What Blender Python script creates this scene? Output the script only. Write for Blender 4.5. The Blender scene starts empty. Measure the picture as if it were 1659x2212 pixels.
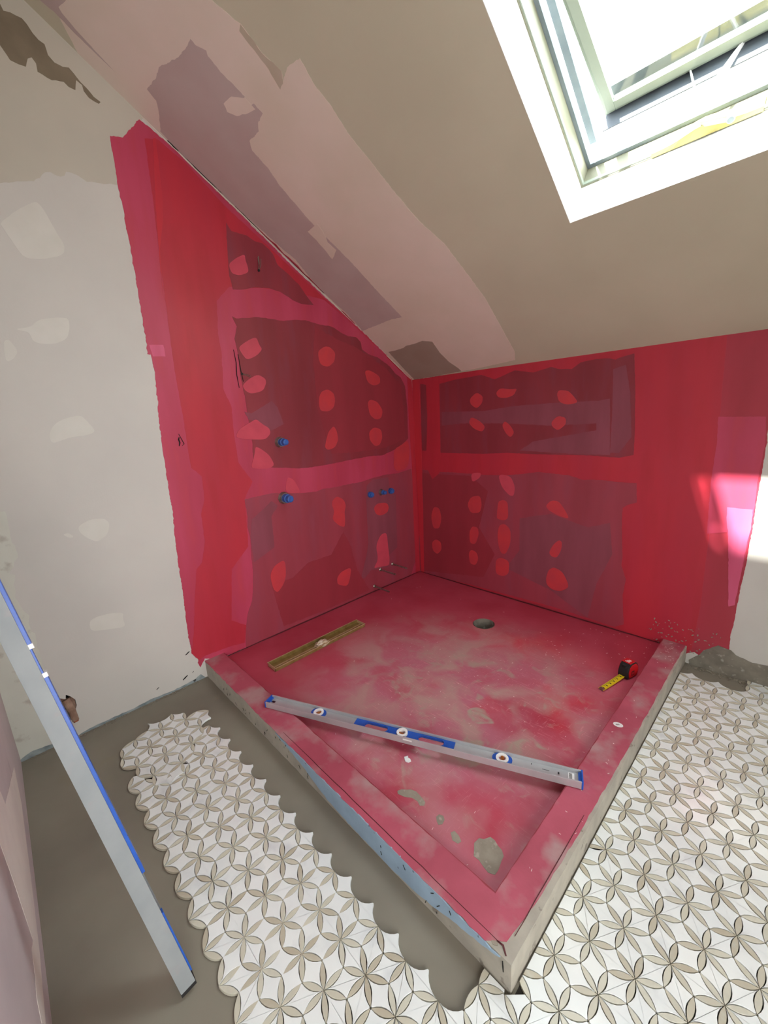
import bpy, bmesh, math, random
from mathutils import Vector, Matrix
from mathutils import noise as mn
from mathutils.geometry import tessellate_polygon

# ------------------------------------------------------------------ camera, light, exposure
SC = bpy.context.scene
COL = SC.collection
cam_d = bpy.data.cameras.new('camera')
cam = bpy.data.objects.new('camera', cam_d)
COL.objects.link(cam)
SC.camera = cam
CR = ((0.69284487, 0.71886931, -0.0565058), (0.123538, -0.195538, -0.97288399), (-0.71042547, 0.66707707, -0.22428518))
M = Matrix(((CR[0][0], -CR[1][0], -CR[2][0], 2.04325957), (CR[0][1], -CR[1][1], -CR[2][1], -2.26803115),
            (CR[0][2], -CR[1][2], -CR[2][2], 1.25600491), (0, 0, 0, 1)))
cam.matrix_world = M
cam_d.sensor_fit = 'VERTICAL'
cam_d.sensor_height = 36.0
cam_d.lens = 887.5 / 2212 * 36.0
cam_d.clip_start = 0.01

w = bpy.data.worlds.new('world')
SC.world = w
w.use_nodes = True
bg = w.node_tree.nodes['Background']
bg.inputs[0].default_value = (0.86, 0.94, 1.0, 1)
bg.inputs[1].default_value = 13.0

sun_d = bpy.data.lights.new('sun', 'SUN')
sun_d.energy = 42.0
sun_d.angle = 0.03
sun_d.color = (1, 0.97, 0.9)
sun = bpy.data.objects.new('sun', sun_d)
COL.objects.link(sun)
sun.rotation_euler = Vector((-0.35, -1.0, 1.6)).to_track_quat('Z', 'Y').to_euler()

lamp_d = bpy.data.lights.new('side_fill_light', 'AREA')      # added soft fill from the right, out of view; no window there
lamp_d.shape = 'RECTANGLE'
lamp_d.size = 1.3
lamp_d.size_y = 1.3
lamp_d.energy = 46.0
lamp_d.color = (1.0, 0.98, 0.95)
lamp = bpy.data.objects.new('side_fill_light', lamp_d)
COL.objects.link(lamp)
lamp.location = (3.2, -2.5, 1.0)
lamp.rotation_euler = (0, math.radians(90), 0)

SC.view_settings.view_transform = 'Standard'
SC.view_settings.look = 'None'
SC.view_settings.gamma = 1.0
SC.view_settings.exposure = 0.12
SC.view_settings.use_curve_mapping = False

# ------------------------------------------------------------------ materials
def lin(c):
    return tuple(((v / 255) / 12.92 if v / 255 <= 0.04045 else ((v / 255 + 0.055) / 1.055) ** 2.4) for v in c) + (1,)

def mat(name, c1, c2=None, rough=0.6, scale=4.0, stretch=(1, 1, 1), lo=0.35, hi=0.65, metal=0.0, bump=0.0, bscale=60,
        c3=None, c3scale=18, c3lo=0.6, c3hi=0.7, detail=5, spec=0.5, per=None):
    m = bpy.data.materials.new(name)
    m.use_nodes = True
    nt = m.node_tree
    N, L = nt.nodes, nt.links
    b = N['Principled BSDF']
    b.inputs['Roughness'].default_value = rough
    b.inputs['Metallic'].default_value = metal
    b.inputs['Specular IOR Level'].default_value = spec
    b.inputs['Base Color'].default_value = lin(c1)
    geo = N.new('ShaderNodeNewGeometry')
    def noise_fac(sc, st, a, z, det=detail):
        mp = N.new('ShaderNodeMapping')
        mp.inputs['Scale'].default_value = st
        L.new(geo.outputs['Position'], mp.inputs['Vector'])
        t = N.new('ShaderNodeTexNoise')
        t.inputs['Scale'].default_value = sc
        t.inputs['Detail'].default_value = det
        L.new(mp.outputs[0], t.inputs['Vector'])
        r = N.new('ShaderNodeMapRange')
        r.inputs['From Min'].default_value = a
        r.inputs['From Max'].default_value = z
        L.new(t.outputs['Fac'], r.inputs['Value'])
        return r.outputs[0]
    out = None
    if c2:
        mx = N.new('ShaderNodeMix'); mx.data_type = 'RGBA'
        mx.inputs['A'].default_value = lin(c1); mx.inputs['B'].default_value = lin(c2)
        if per == 'object':
            oi = N.new('ShaderNodeObjectInfo')
            mu = N.new('ShaderNodeMath'); mu.operation = 'POWER'; mu.inputs[1].default_value = 1.6
            L.new(oi.outputs['Random'], mu.inputs[0]); L.new(mu.outputs[0], mx.inputs['Factor'])
        elif per == 'island':
            mu = N.new('ShaderNodeMath'); mu.operation = 'POWER'; mu.inputs[1].default_value = 1.6
            L.new(geo.outputs['Random Per Island'], mu.inputs[0]); L.new(mu.outputs[0], mx.inputs['Factor'])
        else:
            L.new(noise_fac(scale, stretch, lo, hi), mx.inputs['Factor'])
        out = mx.outputs['Result']
    if c3:
        mx = N.new('ShaderNodeMix'); mx.data_type = 'RGBA'
        if out: L.new(out, mx.inputs['A'])
        else: mx.inputs['A'].default_value = lin(c1)
        mx.inputs['B'].default_value = lin(c3)
        L.new(noise_fac(c3scale, stretch, c3lo, c3hi, 8), mx.inputs['Factor'])
        out = mx.outputs['Result']
    if out: L.new(out, b.inputs['Base Color'])
    if bump:
        t = N.new('ShaderNodeTexNoise'); t.inputs['Scale'].default_value = bscale; t.inputs['Detail'].default_value = 6
        L.new(geo.outputs['Position'], t.inputs['Vector'])
        bp = N.new('ShaderNodeBump'); bp.inputs['Strength'].default_value = bump; bp.inputs['Distance'].default_value = 0.004
        L.new(t.outputs['Fac'], bp.inputs['Height']); L.new(bp.outputs[0], b.inputs['Normal'])
    return m

V = (1, 1, 0.18)     # brush strokes run up and down
MT = {
 'drywall': mat('grey_drywall', (204, 201, 196), (210, 207, 201), 0.85, 2.5, bump=0.08, bscale=150),
 'compound': mat('joint_compound', (200, 194, 180), (192, 187, 175), 0.85, 2.5),
 'compound2': mat('joint_compound_light', (218, 216, 209), (213, 211, 203), 0.85, 12),
 'compound3': mat('joint_compound_side', (212, 213, 203), (206, 206, 196), 0.85, 7, c3=(186, 182, 172), c3scale=16),
 'bareboard': mat('bare_green_board', (138, 126, 106), (124, 112, 94), 0.9, 9),
 'blueboard': mat('moisture_board', (160, 170, 172), (120, 132, 136), 0.85, 22, c3=(60, 62, 62), c3scale=40, c3lo=.66, c3hi=.7),
 'pinkcoat': mat('membrane_thin_pink', (194, 68, 98), (180, 57, 84), 0.42, 9, V, c3=(192, 64, 84), c3scale=18, c3lo=.5, c3hi=.75),
 'pinkcoat2': mat('membrane_thin_rose', (216, 96, 134), (204, 80, 116), 0.4, 9, V),
 'pinkcoat3': mat('membrane_thin_back', (176, 54, 72), (164, 48, 64), 0.42, 9, V),
 'redcoat': mat('membrane_double', (192, 48, 64), (182, 47, 66), 0.42, 7, V, c3=(176, 42, 56), c3scale=13, c3lo=.5, c3hi=.8),
 'redcoat2': mat('membrane_double_bright', (202, 48, 60), (192, 50, 66), 0.38, 9, V),
 'deepred': mat('membrane_heavy', (176, 50, 58), (164, 50, 60), 0.42, 6, V),
 'darkred': mat('membrane_over_green_board', (148, 54, 66), (134, 47, 58), 0.42, 7, V, c3=(138, 60, 74), c3scale=12, c3lo=.5, c3hi=.7),
 'darkred2': mat('membrane_over_board_low', (164, 66, 82), (150, 58, 72), 0.42, 7, V, c3=(154, 68, 86), c3scale=11, c3lo=.5, c3hi=.7),
 'greyred': mat('membrane_worn_streak', (148, 74, 90), (136, 66, 80), 0.45, 12, V),
 'redwash': mat('membrane_red_wash', (156, 53, 66), (146, 50, 62), 0.4, 8, V),
 'redspot': mat('membrane_spot_red', (204, 62, 70), (194, 62, 74), 0.4, 14),
 'pinkspot': mat('membrane_spot_pink', (208, 76, 96), (198, 70, 90), 0.42, 14),
 'ceil': mat('taupe_ceiling_paper', (198, 192, 170), (190, 184, 162), 0.9, 2.0, bump=0.05, bscale=140),
 'pinkplaster': mat('pink_plaster', (222, 206, 194), (214, 200, 184), 0.88, 3.0),
 'greenplaster': mat('dry_plaster_streak', (180, 168, 146), (190, 176, 160), 0.9, 9),
 'purpleboard': mat('purple_board', (190, 172, 168), (184, 164, 160), 0.9, 6),
 'taupeboard': mat('taupe_board', (160, 146, 132), (154, 138, 124), 0.9, 6),
 'whiteplaster': mat('white_plaster_streak', (232, 222, 216), (222, 210, 206), 0.85, 6),
 'frontwall': mat('pink_gypsum_wall', (206, 192, 194), (192, 178, 182), 0.85, 3.5, c3=(176, 160, 166), c3scale=4),
 'white': mat('white_paint', (238, 238, 232), None, 0.6),
 'cement': mat('cement_smear', (140, 134, 122), (118, 112, 102), 0.9, 16, c3=(168, 162, 150), c3scale=40, bump=0.5),
 'cement2': mat('mortar_patch', (156, 148, 134), (138, 130, 118), 0.9, 25, c3=(170, 160, 148), c3scale=50, bump=0.4),
 'screed': mat('floor_screed', (140, 134, 121), (124, 118, 106), 0.75, 2.2, c3=(140, 131, 110), c3scale=3.4, c3lo=.6, c3hi=.72, bump=0.12, bscale=30),
 'curbside': mat('curb_mortar', (184, 179, 166), (166, 161, 150), 0.85, 14, c3=(140, 134, 124), c3scale=30, c3lo=.64, c3hi=.7, bump=0.4, bscale=45),
 'blueside': mat('blue_foam_face', (158, 184, 206), (146, 170, 192), 0.7, 12, c3=(92, 104, 120), c3scale=40, c3lo=.66, c3hi=.7),
 'aluminium': mat('aluminium', (198, 199, 202), (186, 188, 192), 0.42, 12, (1, 1, 1), metal=0.45),
 'alu_dull': mat('aluminium_dull', (150, 155, 157), (140, 146, 149), 0.6, 14, metal=0.2, c3=(150, 150, 152), c3scale=30),
 'blue': mat('blue_plastic', (36, 92, 190), (30, 82, 176), 0.35, 20),
 'blue_tape': mat('blue_cap', (56, 104, 186), (44, 84, 160), 0.5, 60),
 'whiteplastic': mat('white_plastic', (240, 240, 240), None, 0.35),
 'amber': mat('amber_vial', (178, 104, 36), (150, 80, 30), 0.12, 60),
 'black': mat('black_rubber', (26, 25, 27), None, 0.6),
 'dark': mat('dark_void', (14, 12, 12), None, 0.9),
 'print': mat('printed_ink', (40, 40, 42), None, 0.7),
 'brass': mat('brushed_brass', (158, 138, 86), (136, 114, 66), 0.42, 30, metal=0.45),
 'brassrim': mat('highlit_brass_rim', (206, 188, 150), (186, 164, 126), 0.45, 50, metal=0.3),  # paler brass, rim highlights put into the colour; also on ends and rib
 'tapeblob': mat('crumpled_clear_tape', (214, 204, 188), (176, 150, 116), 0.25, 45),
 'tape_red': mat('red_plastic', (196, 26, 34), None, 0.3),
 'tape_yellow': mat('yellow_blade', (226, 200, 36), None, 0.4),
 'steel': mat('zinc_steel', (170, 165, 158), (140, 132, 122), 0.35, 60, metal=0.9),
 'copper': mat('copper', (168, 96, 66), (140, 80, 56), 0.4, 40, metal=0.8),
 'wood': mat('rough_lath', (168, 140, 122), (132, 104, 88), 0.85, 30),
 'wire': mat('bare_wire', (150, 140, 130), None, 0.4, metal=0.7),
 'frame': mat('painted_window_frame', (138, 147, 134), (146, 154, 141), 0.45, 5),
 'frame2': mat('cream_window_frame', (128, 126, 106), (120, 119, 100), 0.5, 5),
 'handlegrey': mat('ivory_handle', (126, 128, 110), None, 0.4),
 'gasket': mat('grey_gasket', (134, 146, 152), (120, 132, 140), 0.7, 14),
 'skirt': mat('grey_metal_skirt', (74, 80, 88), (84, 90, 98), 0.6, 10),
 'cream': mat('cream_operator', (156, 146, 86), (166, 156, 98), 0.5, 8),
 'chip': mat('paint_chips', (232, 200, 204), (240, 226, 224), 0.6, 90),
 'petal': mat('beige_marble_petal', (208, 206, 190), (186, 178, 158), 0.3, per='object', c3=(194, 193, 180), c3scale=60, c3lo=.5, c3hi=.8),
 'petal_i': mat('beige_marble_petal_joined', (208, 206, 190), (186, 178, 158), 0.3, per='island', c3=(194, 193, 180), c3scale=60, c3lo=.5, c3hi=.8),
 'marble': mat('white_marble', (240, 244, 243), (230, 235, 236), 0.2, 7, c3=(214, 219, 222), c3scale=9, c3lo=.58, c3hi=.72),
 'net': mat('mesh_backing', (44, 39, 34), (34, 30, 26), 0.9, 50),
}
# pan: red coat, worn pink and dusty towards the middle
def pan_material():
    m = bpy.data.materials.new('membrane_pan')
    m.use_nodes = True
    N, L = m.node_tree.nodes, m.node_tree.links
    b = N['Principled BSDF']; b.inputs['Roughness'].default_value = 0.42
    geo = N.new('ShaderNodeNewGeometry')
    def nf(sc, a, z, det=6, st=(1, 1, 1), rot=0.0, dist=0.0):
        mp = N.new('ShaderNodeMapping'); mp.inputs['Scale'].default_value = st; mp.inputs['Rotation'].default_value = (0, 0, rot)
        L.new(geo.outputs['Position'], mp.inputs['Vector'])
        t = N.new('ShaderNodeTexNoise'); t.inputs['Scale'].default_value = sc; t.inputs['Detail'].default_value = det
        t.inputs['Distortion'].default_value = dist
        L.new(mp.outputs[0], t.inputs['Vector'])
        r = N.new('ShaderNodeMapRange'); r.inputs['From Min'].default_value = a; r.inputs['From Max'].default_value = z
        L.new(t.outputs['Fac'], r.inputs['Value']); return r.outputs[0]
    def dist_mask(c, r0, r1):
        d = N.new('ShaderNodeVectorMath'); d.operation = 'DISTANCE'; d.inputs[1].default_value = c
        L.new(geo.outputs['Position'], d.inputs[0])
        r = N.new('ShaderNodeMapRange'); r.inputs['From Min'].default_value = r0; r.inputs['From Max'].default_value = r1
        r.inputs['To Min'].default_value = 1; r.inputs['To Max'].default_value = 0
        r.interpolation_type = 'SMOOTHSTEP'
        L.new(d.outputs['Value'], r.inputs['Value']); return r.outputs[0]
    def mul(a, bb):
        q = N.new('ShaderNodeMath'); q.operation = 'MULTIPLY'; L.new(a, q.inputs[0])
        if isinstance(bb, float): q.inputs[1].default_value = bb
        else: L.new(bb, q.inputs[1])
        return q.outputs[0]
    def mix(a, col, f):
        x = N.new('ShaderNodeMix'); x.data_type = 'RGBA'
        if isinstance(a, tuple): x.inputs['A'].default_value = lin(a)
        else: L.new(a, x.inputs['A'])
        x.inputs['B'].default_value = lin(col); L.new(f, x.inputs['Factor']); return x.outputs['Result']
    c = mix((176, 58, 76), (186, 70, 90), nf(5, .4, .62))
    c = mix(c, (212, 54, 64), mul(dist_mask((1.15, -.72, .06), .1, .62), nf(3.5, .42, .58)))
    c = mix(c, (190, 112, 130), mul(dist_mask((1.15, -1.15, .06), .35, 1.05), nf(3.0, .30, .52)))
    c = mix(c, (188, 150, 146), mul(dist_mask((1.0, -1.0, .06), .2, .85), nf(6, .42, .62, dist=.6)))
    c = mix(c, (176, 158, 146), mul(dist_mask((1.2, -1.05, .06), .1, .8), nf(11, .56, .68, dist=1.0)))
    for k, (st, ro) in enumerate((((1, 14, 1), .5), ((1, 16, 1), -.7), ((12, 1, 1), .2))):
        c = mix(c, (226, 160, 168), mul(dist_mask((1.1, -.95, .06), .2, .9), mul(nf(8 + k * 2, .65, .69, 3, st, ro, 2.2), .5)))
    L.new(c, b.inputs['Base Color'])
    t = N.new('ShaderNodeTexNoise'); t.inputs['Scale'].default_value = 35; t.inputs['Detail'].default_value = 7
    L.new(geo.outputs['Position'], t.inputs['Vector'])
    bp = N.new('ShaderNodeBump'); bp.inputs['Strength'].default_value = .25; bp.inputs['Distance'].default_value = .003
    L.new(t.outputs['Fac'], bp.inputs['Height']); L.new(bp.outputs[0], b.inputs['Normal'])
    return m
MT['pan'] = pan_material()
MT['curbcoat'] = mat('membrane_curb', (186, 86, 106), (166, 72, 90), 0.6, 5, c3=(176, 138, 140), c3scale=8, c3lo=.48, c3hi=.68, bump=.3)
g = bpy.data.materials.new('window_glass'); g.use_nodes = True
gN, gL = g.node_tree.nodes, g.node_tree.links
gN.remove(gN['Principled BSDF'])
tr = gN.new('ShaderNodeBsdfTransparent'); gl = gN.new('ShaderNodeBsdfGlossy'); gl.inputs['Roughness'].default_value = .02
tr.inputs[0].default_value = (.96, .98, .97, 1)
mxs = gN.new('ShaderNodeMixShader'); mxs.inputs[0].default_value = .06
gL.new(tr.outputs[0], mxs.inputs[1]); gL.new(gl.outputs[0], mxs.inputs[2]); gL.new(mxs.outputs[0], gN['Material Output'].inputs[0])
MT['glass'] = g

# ------------------------------------------------------------------ mesh helpers
def link(name, me, m, parent=None, kind=None):
    o = bpy.data.objects.new(name, me)
    COL.objects.link(o)
    if m is not None and not me.materials: me.materials.append(MT[m] if isinstance(m, str) else m)
    if parent: o.parent = parent
    if kind: o['kind'] = kind
    return o

def build(name, bm, m, parent=None, kind=None, smooth=False):
    me = bpy.data.meshes.new(name)
    bmesh.ops.recalc_face_normals(bm, faces=bm.faces)
    bm.to_mesh(me); bm.free()
    if smooth:
        for p in me.polygons: p.use_smooth = True
    return link(name, me, m, parent, kind)

def thing(name, loc, rz=0.0, label=None, cat=None, group=None, kind=None, mw=None):
    o = bpy.data.objects.new(name, None)
    COL.objects.link(o)
    o.empty_display_size = .05
    if mw is not None: o.matrix_world = mw
    else: o.location = loc; o.rotation_euler = (0, 0, rz)
    if label: o['label'] = label
    if cat: o['category'] = cat
    if group: o['group'] = group
    if kind: o['kind'] = kind
    return o

def tag(o, label, cat, group=None):
    o['label'] = label; o['category'] = cat
    if group: o['group'] = group
    return o

def box(bm, lo, hi, bev=0.0, mtx=None):
    r = bmesh.ops.create_cube(bm, size=1.0)
    vs = r['verts']
    for v in vs:
        v.co = Vector((lo[i] + (v.co[i] + .5) * (hi[i] - lo[i]) for i in range(3)))
    if bev:
        es = list({e for v in vs for e in v.link_edges})
        rr = bmesh.ops.bevel(bm, geom=es, offset=bev, segments=2, affect='EDGES', profile=.7)
        vs = list({v for f in rr['faces'] for v in f.verts} | {v for v in vs if v.is_valid})
    if mtx is not None:
        bmesh.ops.transform(bm, matrix=mtx, verts=[v for v in vs if v.is_valid])
    return vs

def tube(bm, p0, p1, r0, r1=None, seg=16, cap=True):
    p0, p1 = Vector(p0), Vector(p1)
    r1 = r0 if r1 is None else r1
    q = (p1 - p0).to_track_quat('Z', 'Y').to_matrix()
    A, B = [], []
    for i in range(seg):
        a = 2 * math.pi * i / seg
        d = q @ Vector((math.cos(a), math.sin(a), 0))
        A.append(bm.verts.new(p0 + d * r0)); B.append(bm.verts.new(p1 + d * r1))
    for i in range(seg):
        j = (i + 1) % seg
        bm.faces.new((A[i], A[j], B[j], B[i]))
    if cap:
        bm.faces.new(A[::-1]); bm.faces.new(B)

def lathe(bm, prof, origin, axis, seg=24):
    origin, axis = Vector(origin), Vector(axis).normalized()
    q = axis.to_track_quat('Z', 'Y').to_matrix()
    rings = []
    for h, r in prof:
        rings.append([bm.verts.new(origin + q @ Vector((r * math.cos(2 * math.pi * i / seg), r * math.sin(2 * math.pi * i / seg), h))) for i in range(seg)])
    for a, b in zip(rings, rings[1:]):
        for i in range(seg):
            j = (i + 1) % seg
            bm.faces.new((a[i], a[j], b[j], b[i]))
    bm.faces.new(rings[0][::-1]); bm.faces.new(rings[-1])

AL = math.atan(0.635)
CA, SA = math.cos(AL), math.sin(AL)
HK = 1.503
FR = {  # surface frames: origin, e1, e2, normal into the room
 'L': (Vector((0, 0, 0)), Vector((0, 1, 0)), Vector((0, 0, 1)), Vector((1, 0, 0))),
 'B': (Vector((0, 0, 0)), Vector((1, 0, 0)), Vector((0, 0, 1)), Vector((0, -1, 0))),
 'C': (Vector((0, 0, HK)), Vector((1, 0, 0)), Vector((0, -CA, SA)), Vector((0, -SA, -CA))),
 'W': (Vector((0, -2.41, 0)), Vector((1, 0, 0)), Vector((0, 0, 1)), Vector((0, 1, 0))),
 'F': (Vector((0, 0, 0)), Vector((1, 0, 0)), Vector((0, 1, 0)), Vector((0, 0, 1))),
 'P': (Vector((0, 0, .061)), Vector((1, 0, 0)), Vector((0, 1, 0)), Vector((0, 0, 1))),
 'T': (Vector((0, 0, .09)), Vector((1, 0, 0)), Vector((0, 1, 0)), Vector((0, 0, 1))),
}
def rough_poly(pts, amp, step, seed):
    out = []
    n = len(pts)
    for i in range(n):
        a, b = Vector(pts[i]), Vector(pts[(i + 1) % n])
        d = b - a
        k = max(1, min(60, int(d.length / step)))
        nn = Vector((-d.y, d.x)).normalized() if d.length > 1e-6 else Vector((0, 0))
        for j in range(k):
            p = a + d * (j / k)
            q = Vector((p.x, p.y, seed * 7.13))
            f = mn.noise(q * 60) * .5 + mn.noise(q * 190) * .5
            out.append(p + nn * f * amp * (1 if j else .3))
    return out

def tess(loops, fn, h0, h1):
    bm = bmesh.new()
    tri = tessellate_polygon([[Vector((p[0], p[1], 0)) for p in lp] for lp in loops])
    flat_ = [p for lp in loops for p in lp]
    area = lambda P: abs(sum(P[i][0] * P[(i + 1) % len(P)][1] - P[(i + 1) % len(P)][0] * P[i][1] for i in range(len(P)))) / 2
    want = area(loops[0]) - sum(area(l) for l in loops[1:])
    got = sum(area([flat_[i] for i in f]) for f in tri)
    if abs(want - got) > .03 * want + 1e-6: print('TESS', round(want, 4), round(got, 4), len(loops))
    top_ = [bm.verts.new(fn(p, h1)) for p in flat_]; bot = [bm.verts.new(fn(p, h0)) for p in flat_]
    for f in tri:
        if len(set(f)) == 3:
            try:
                bm.faces.new([top_[i] for i in f]); bm.faces.new([bot[i] for i in f][::-1])
            except ValueError: pass
    k = 0
    for lp in loops:
        n = len(lp)
        for i in range(n):
            a_, b_ = k + i, k + (i + 1) % n
            bm.faces.new((top_[a_], top_[b_], bot[b_], bot[a_]))
        k += n
    return bm

def slab(name, surf, pts, h0, h1, m, parent=None, kind=None, holes=()):
    """flat sheet of real thickness on a surface, outline pts (2D), optional holes"""
    O, e1, e2, nn = FR[surf]
    cl = []
    for p in pts:
        if not cl or abs(p[0] - cl[-1][0]) + abs(p[1] - cl[-1][1]) > 2e-4: cl.append((p[0], p[1]))
    if abs(cl[0][0] - cl[-1][0]) + abs(cl[0][1] - cl[-1][1]) < 2e-4: cl.pop()
    pts = cl
    bm = tess([pts] + list(holes), lambda p, h: O + e1 * p[0] + e2 * p[1] + nn * h, h0, h1)
    return build(name, bm, m, parent, kind)

# ------------------------------------------------------------------ room shell
XR, YB = 3.3, -4.3           # right wall and far wall behind the camera
def wall_z(y): return HK - .635 * y
wl_hole = [[-2.345, .25], [-2.315, .258], [-2.285, .250], [-2.262, .243], [-2.250, .2], [-2.232, .186], [-2.228, .205], [-2.214, .188],
           [-2.203, .168], [-2.202, .14], [-2.216, .11], [-2.232, .085], [-2.25, .1], [-2.262, .16], [-2.29, .155], [-2.365, .155], [-2.385, .168], [-2.378, .2], [-2.372, .235]]
cable_hole = lambda y, z, r: [[y + r * math.cos(a * .7854), z + r * 1.2 * math.sin(a * .7854)] for a in range(8)]
wall_left = slab('wall_left', 'L', [[.1, -.02], [.1, wall_z(.1)], [YB, wall_z(YB)], [YB, -.02]], -.09, 0, 'drywall', kind='structure',
                 holes=[wl_hole, cable_hole(-1.114, 2.004, .011), cable_hole(-1.272, 1.507, .012)])
wall_back = slab('wall_back', 'B', [[-.1, -.02], [XR + .1, -.02], [XR + .1, HK], [-.1, HK]], -.09, 0, 'drywall', kind='structure')
wall_right = slab('wall_right', 'L', [[.1, -.02], [.1, wall_z(.1)], [YB, wall_z(YB)], [YB, -.02]], XR, XR + .09, 'drywall', kind='structure')
wall_front = slab('wall_front', 'B', [[-.1, -.02], [XR + .1, -.02], [XR + .1, wall_z(YB)], [-.1, wall_z(YB)]], -YB, -YB + .09, 'drywall', kind='structure')
wall_part = slab('wall_partition', 'W', [[-.02, -.02], [1.62, -.02], [1.62, wall_z(-2.41)], [-.02, wall_z(-2.41)]], -.1, 0, 'frontwall', kind='structure')
wall_cavity = slab('wall_cavity', 'L', [[-2.45, .0], [-2.45, .35], [-2.1, .35], [-2.1, 0]], -.1, -.095, 'dark', parent=wall_left)
for yy, zz in ((-1.114, 2.004), (-1.272, 1.507)):
    slab('wall_cavity', 'L', [[yy - .03, zz - .03], [yy + .03, zz - .03], [yy + .03, zz + .03], [yy - .03, zz + .03]], -.1, -.095, 'dark', parent=wall_left)
floor = slab('floor', 'F', [[-.1, YB - .1], [XR + .1, YB - .1], [XR + .1, .1], [-.1, .1]], -.08, 0, 'screed', kind='structure',
             holes=[[[.834 + .063 * math.cos(k * math.pi / 12), -.393 + .063 * math.sin(k * math.pi / 12)] for k in range(24)]])
# ceiling with the skylight opening, in (x, up-slope) coordinates
P0 = Vector((1.336, -.6137, 1.8927))
SW, SH = .78, .95
s0 = (P0 - Vector((0, 0, HK))).dot(Vector((0, -CA, SA)))
smax = (-YB + .1) / CA
hole = [[P0.x - .002, s0 - .002], [P0.x + SW + .002, s0 - .002], [P0.x + SW + .002, s0 + SH + .002], [P0.x - .002, s0 + SH + .002]]
ceiling = slab('ceiling', 'C', [[-.1, -.14], [XR + .1, -.14], [XR + .1, smax], [-.1, smax]], -.14, 0, 'ceil', kind='structure', holes=[hole])

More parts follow.
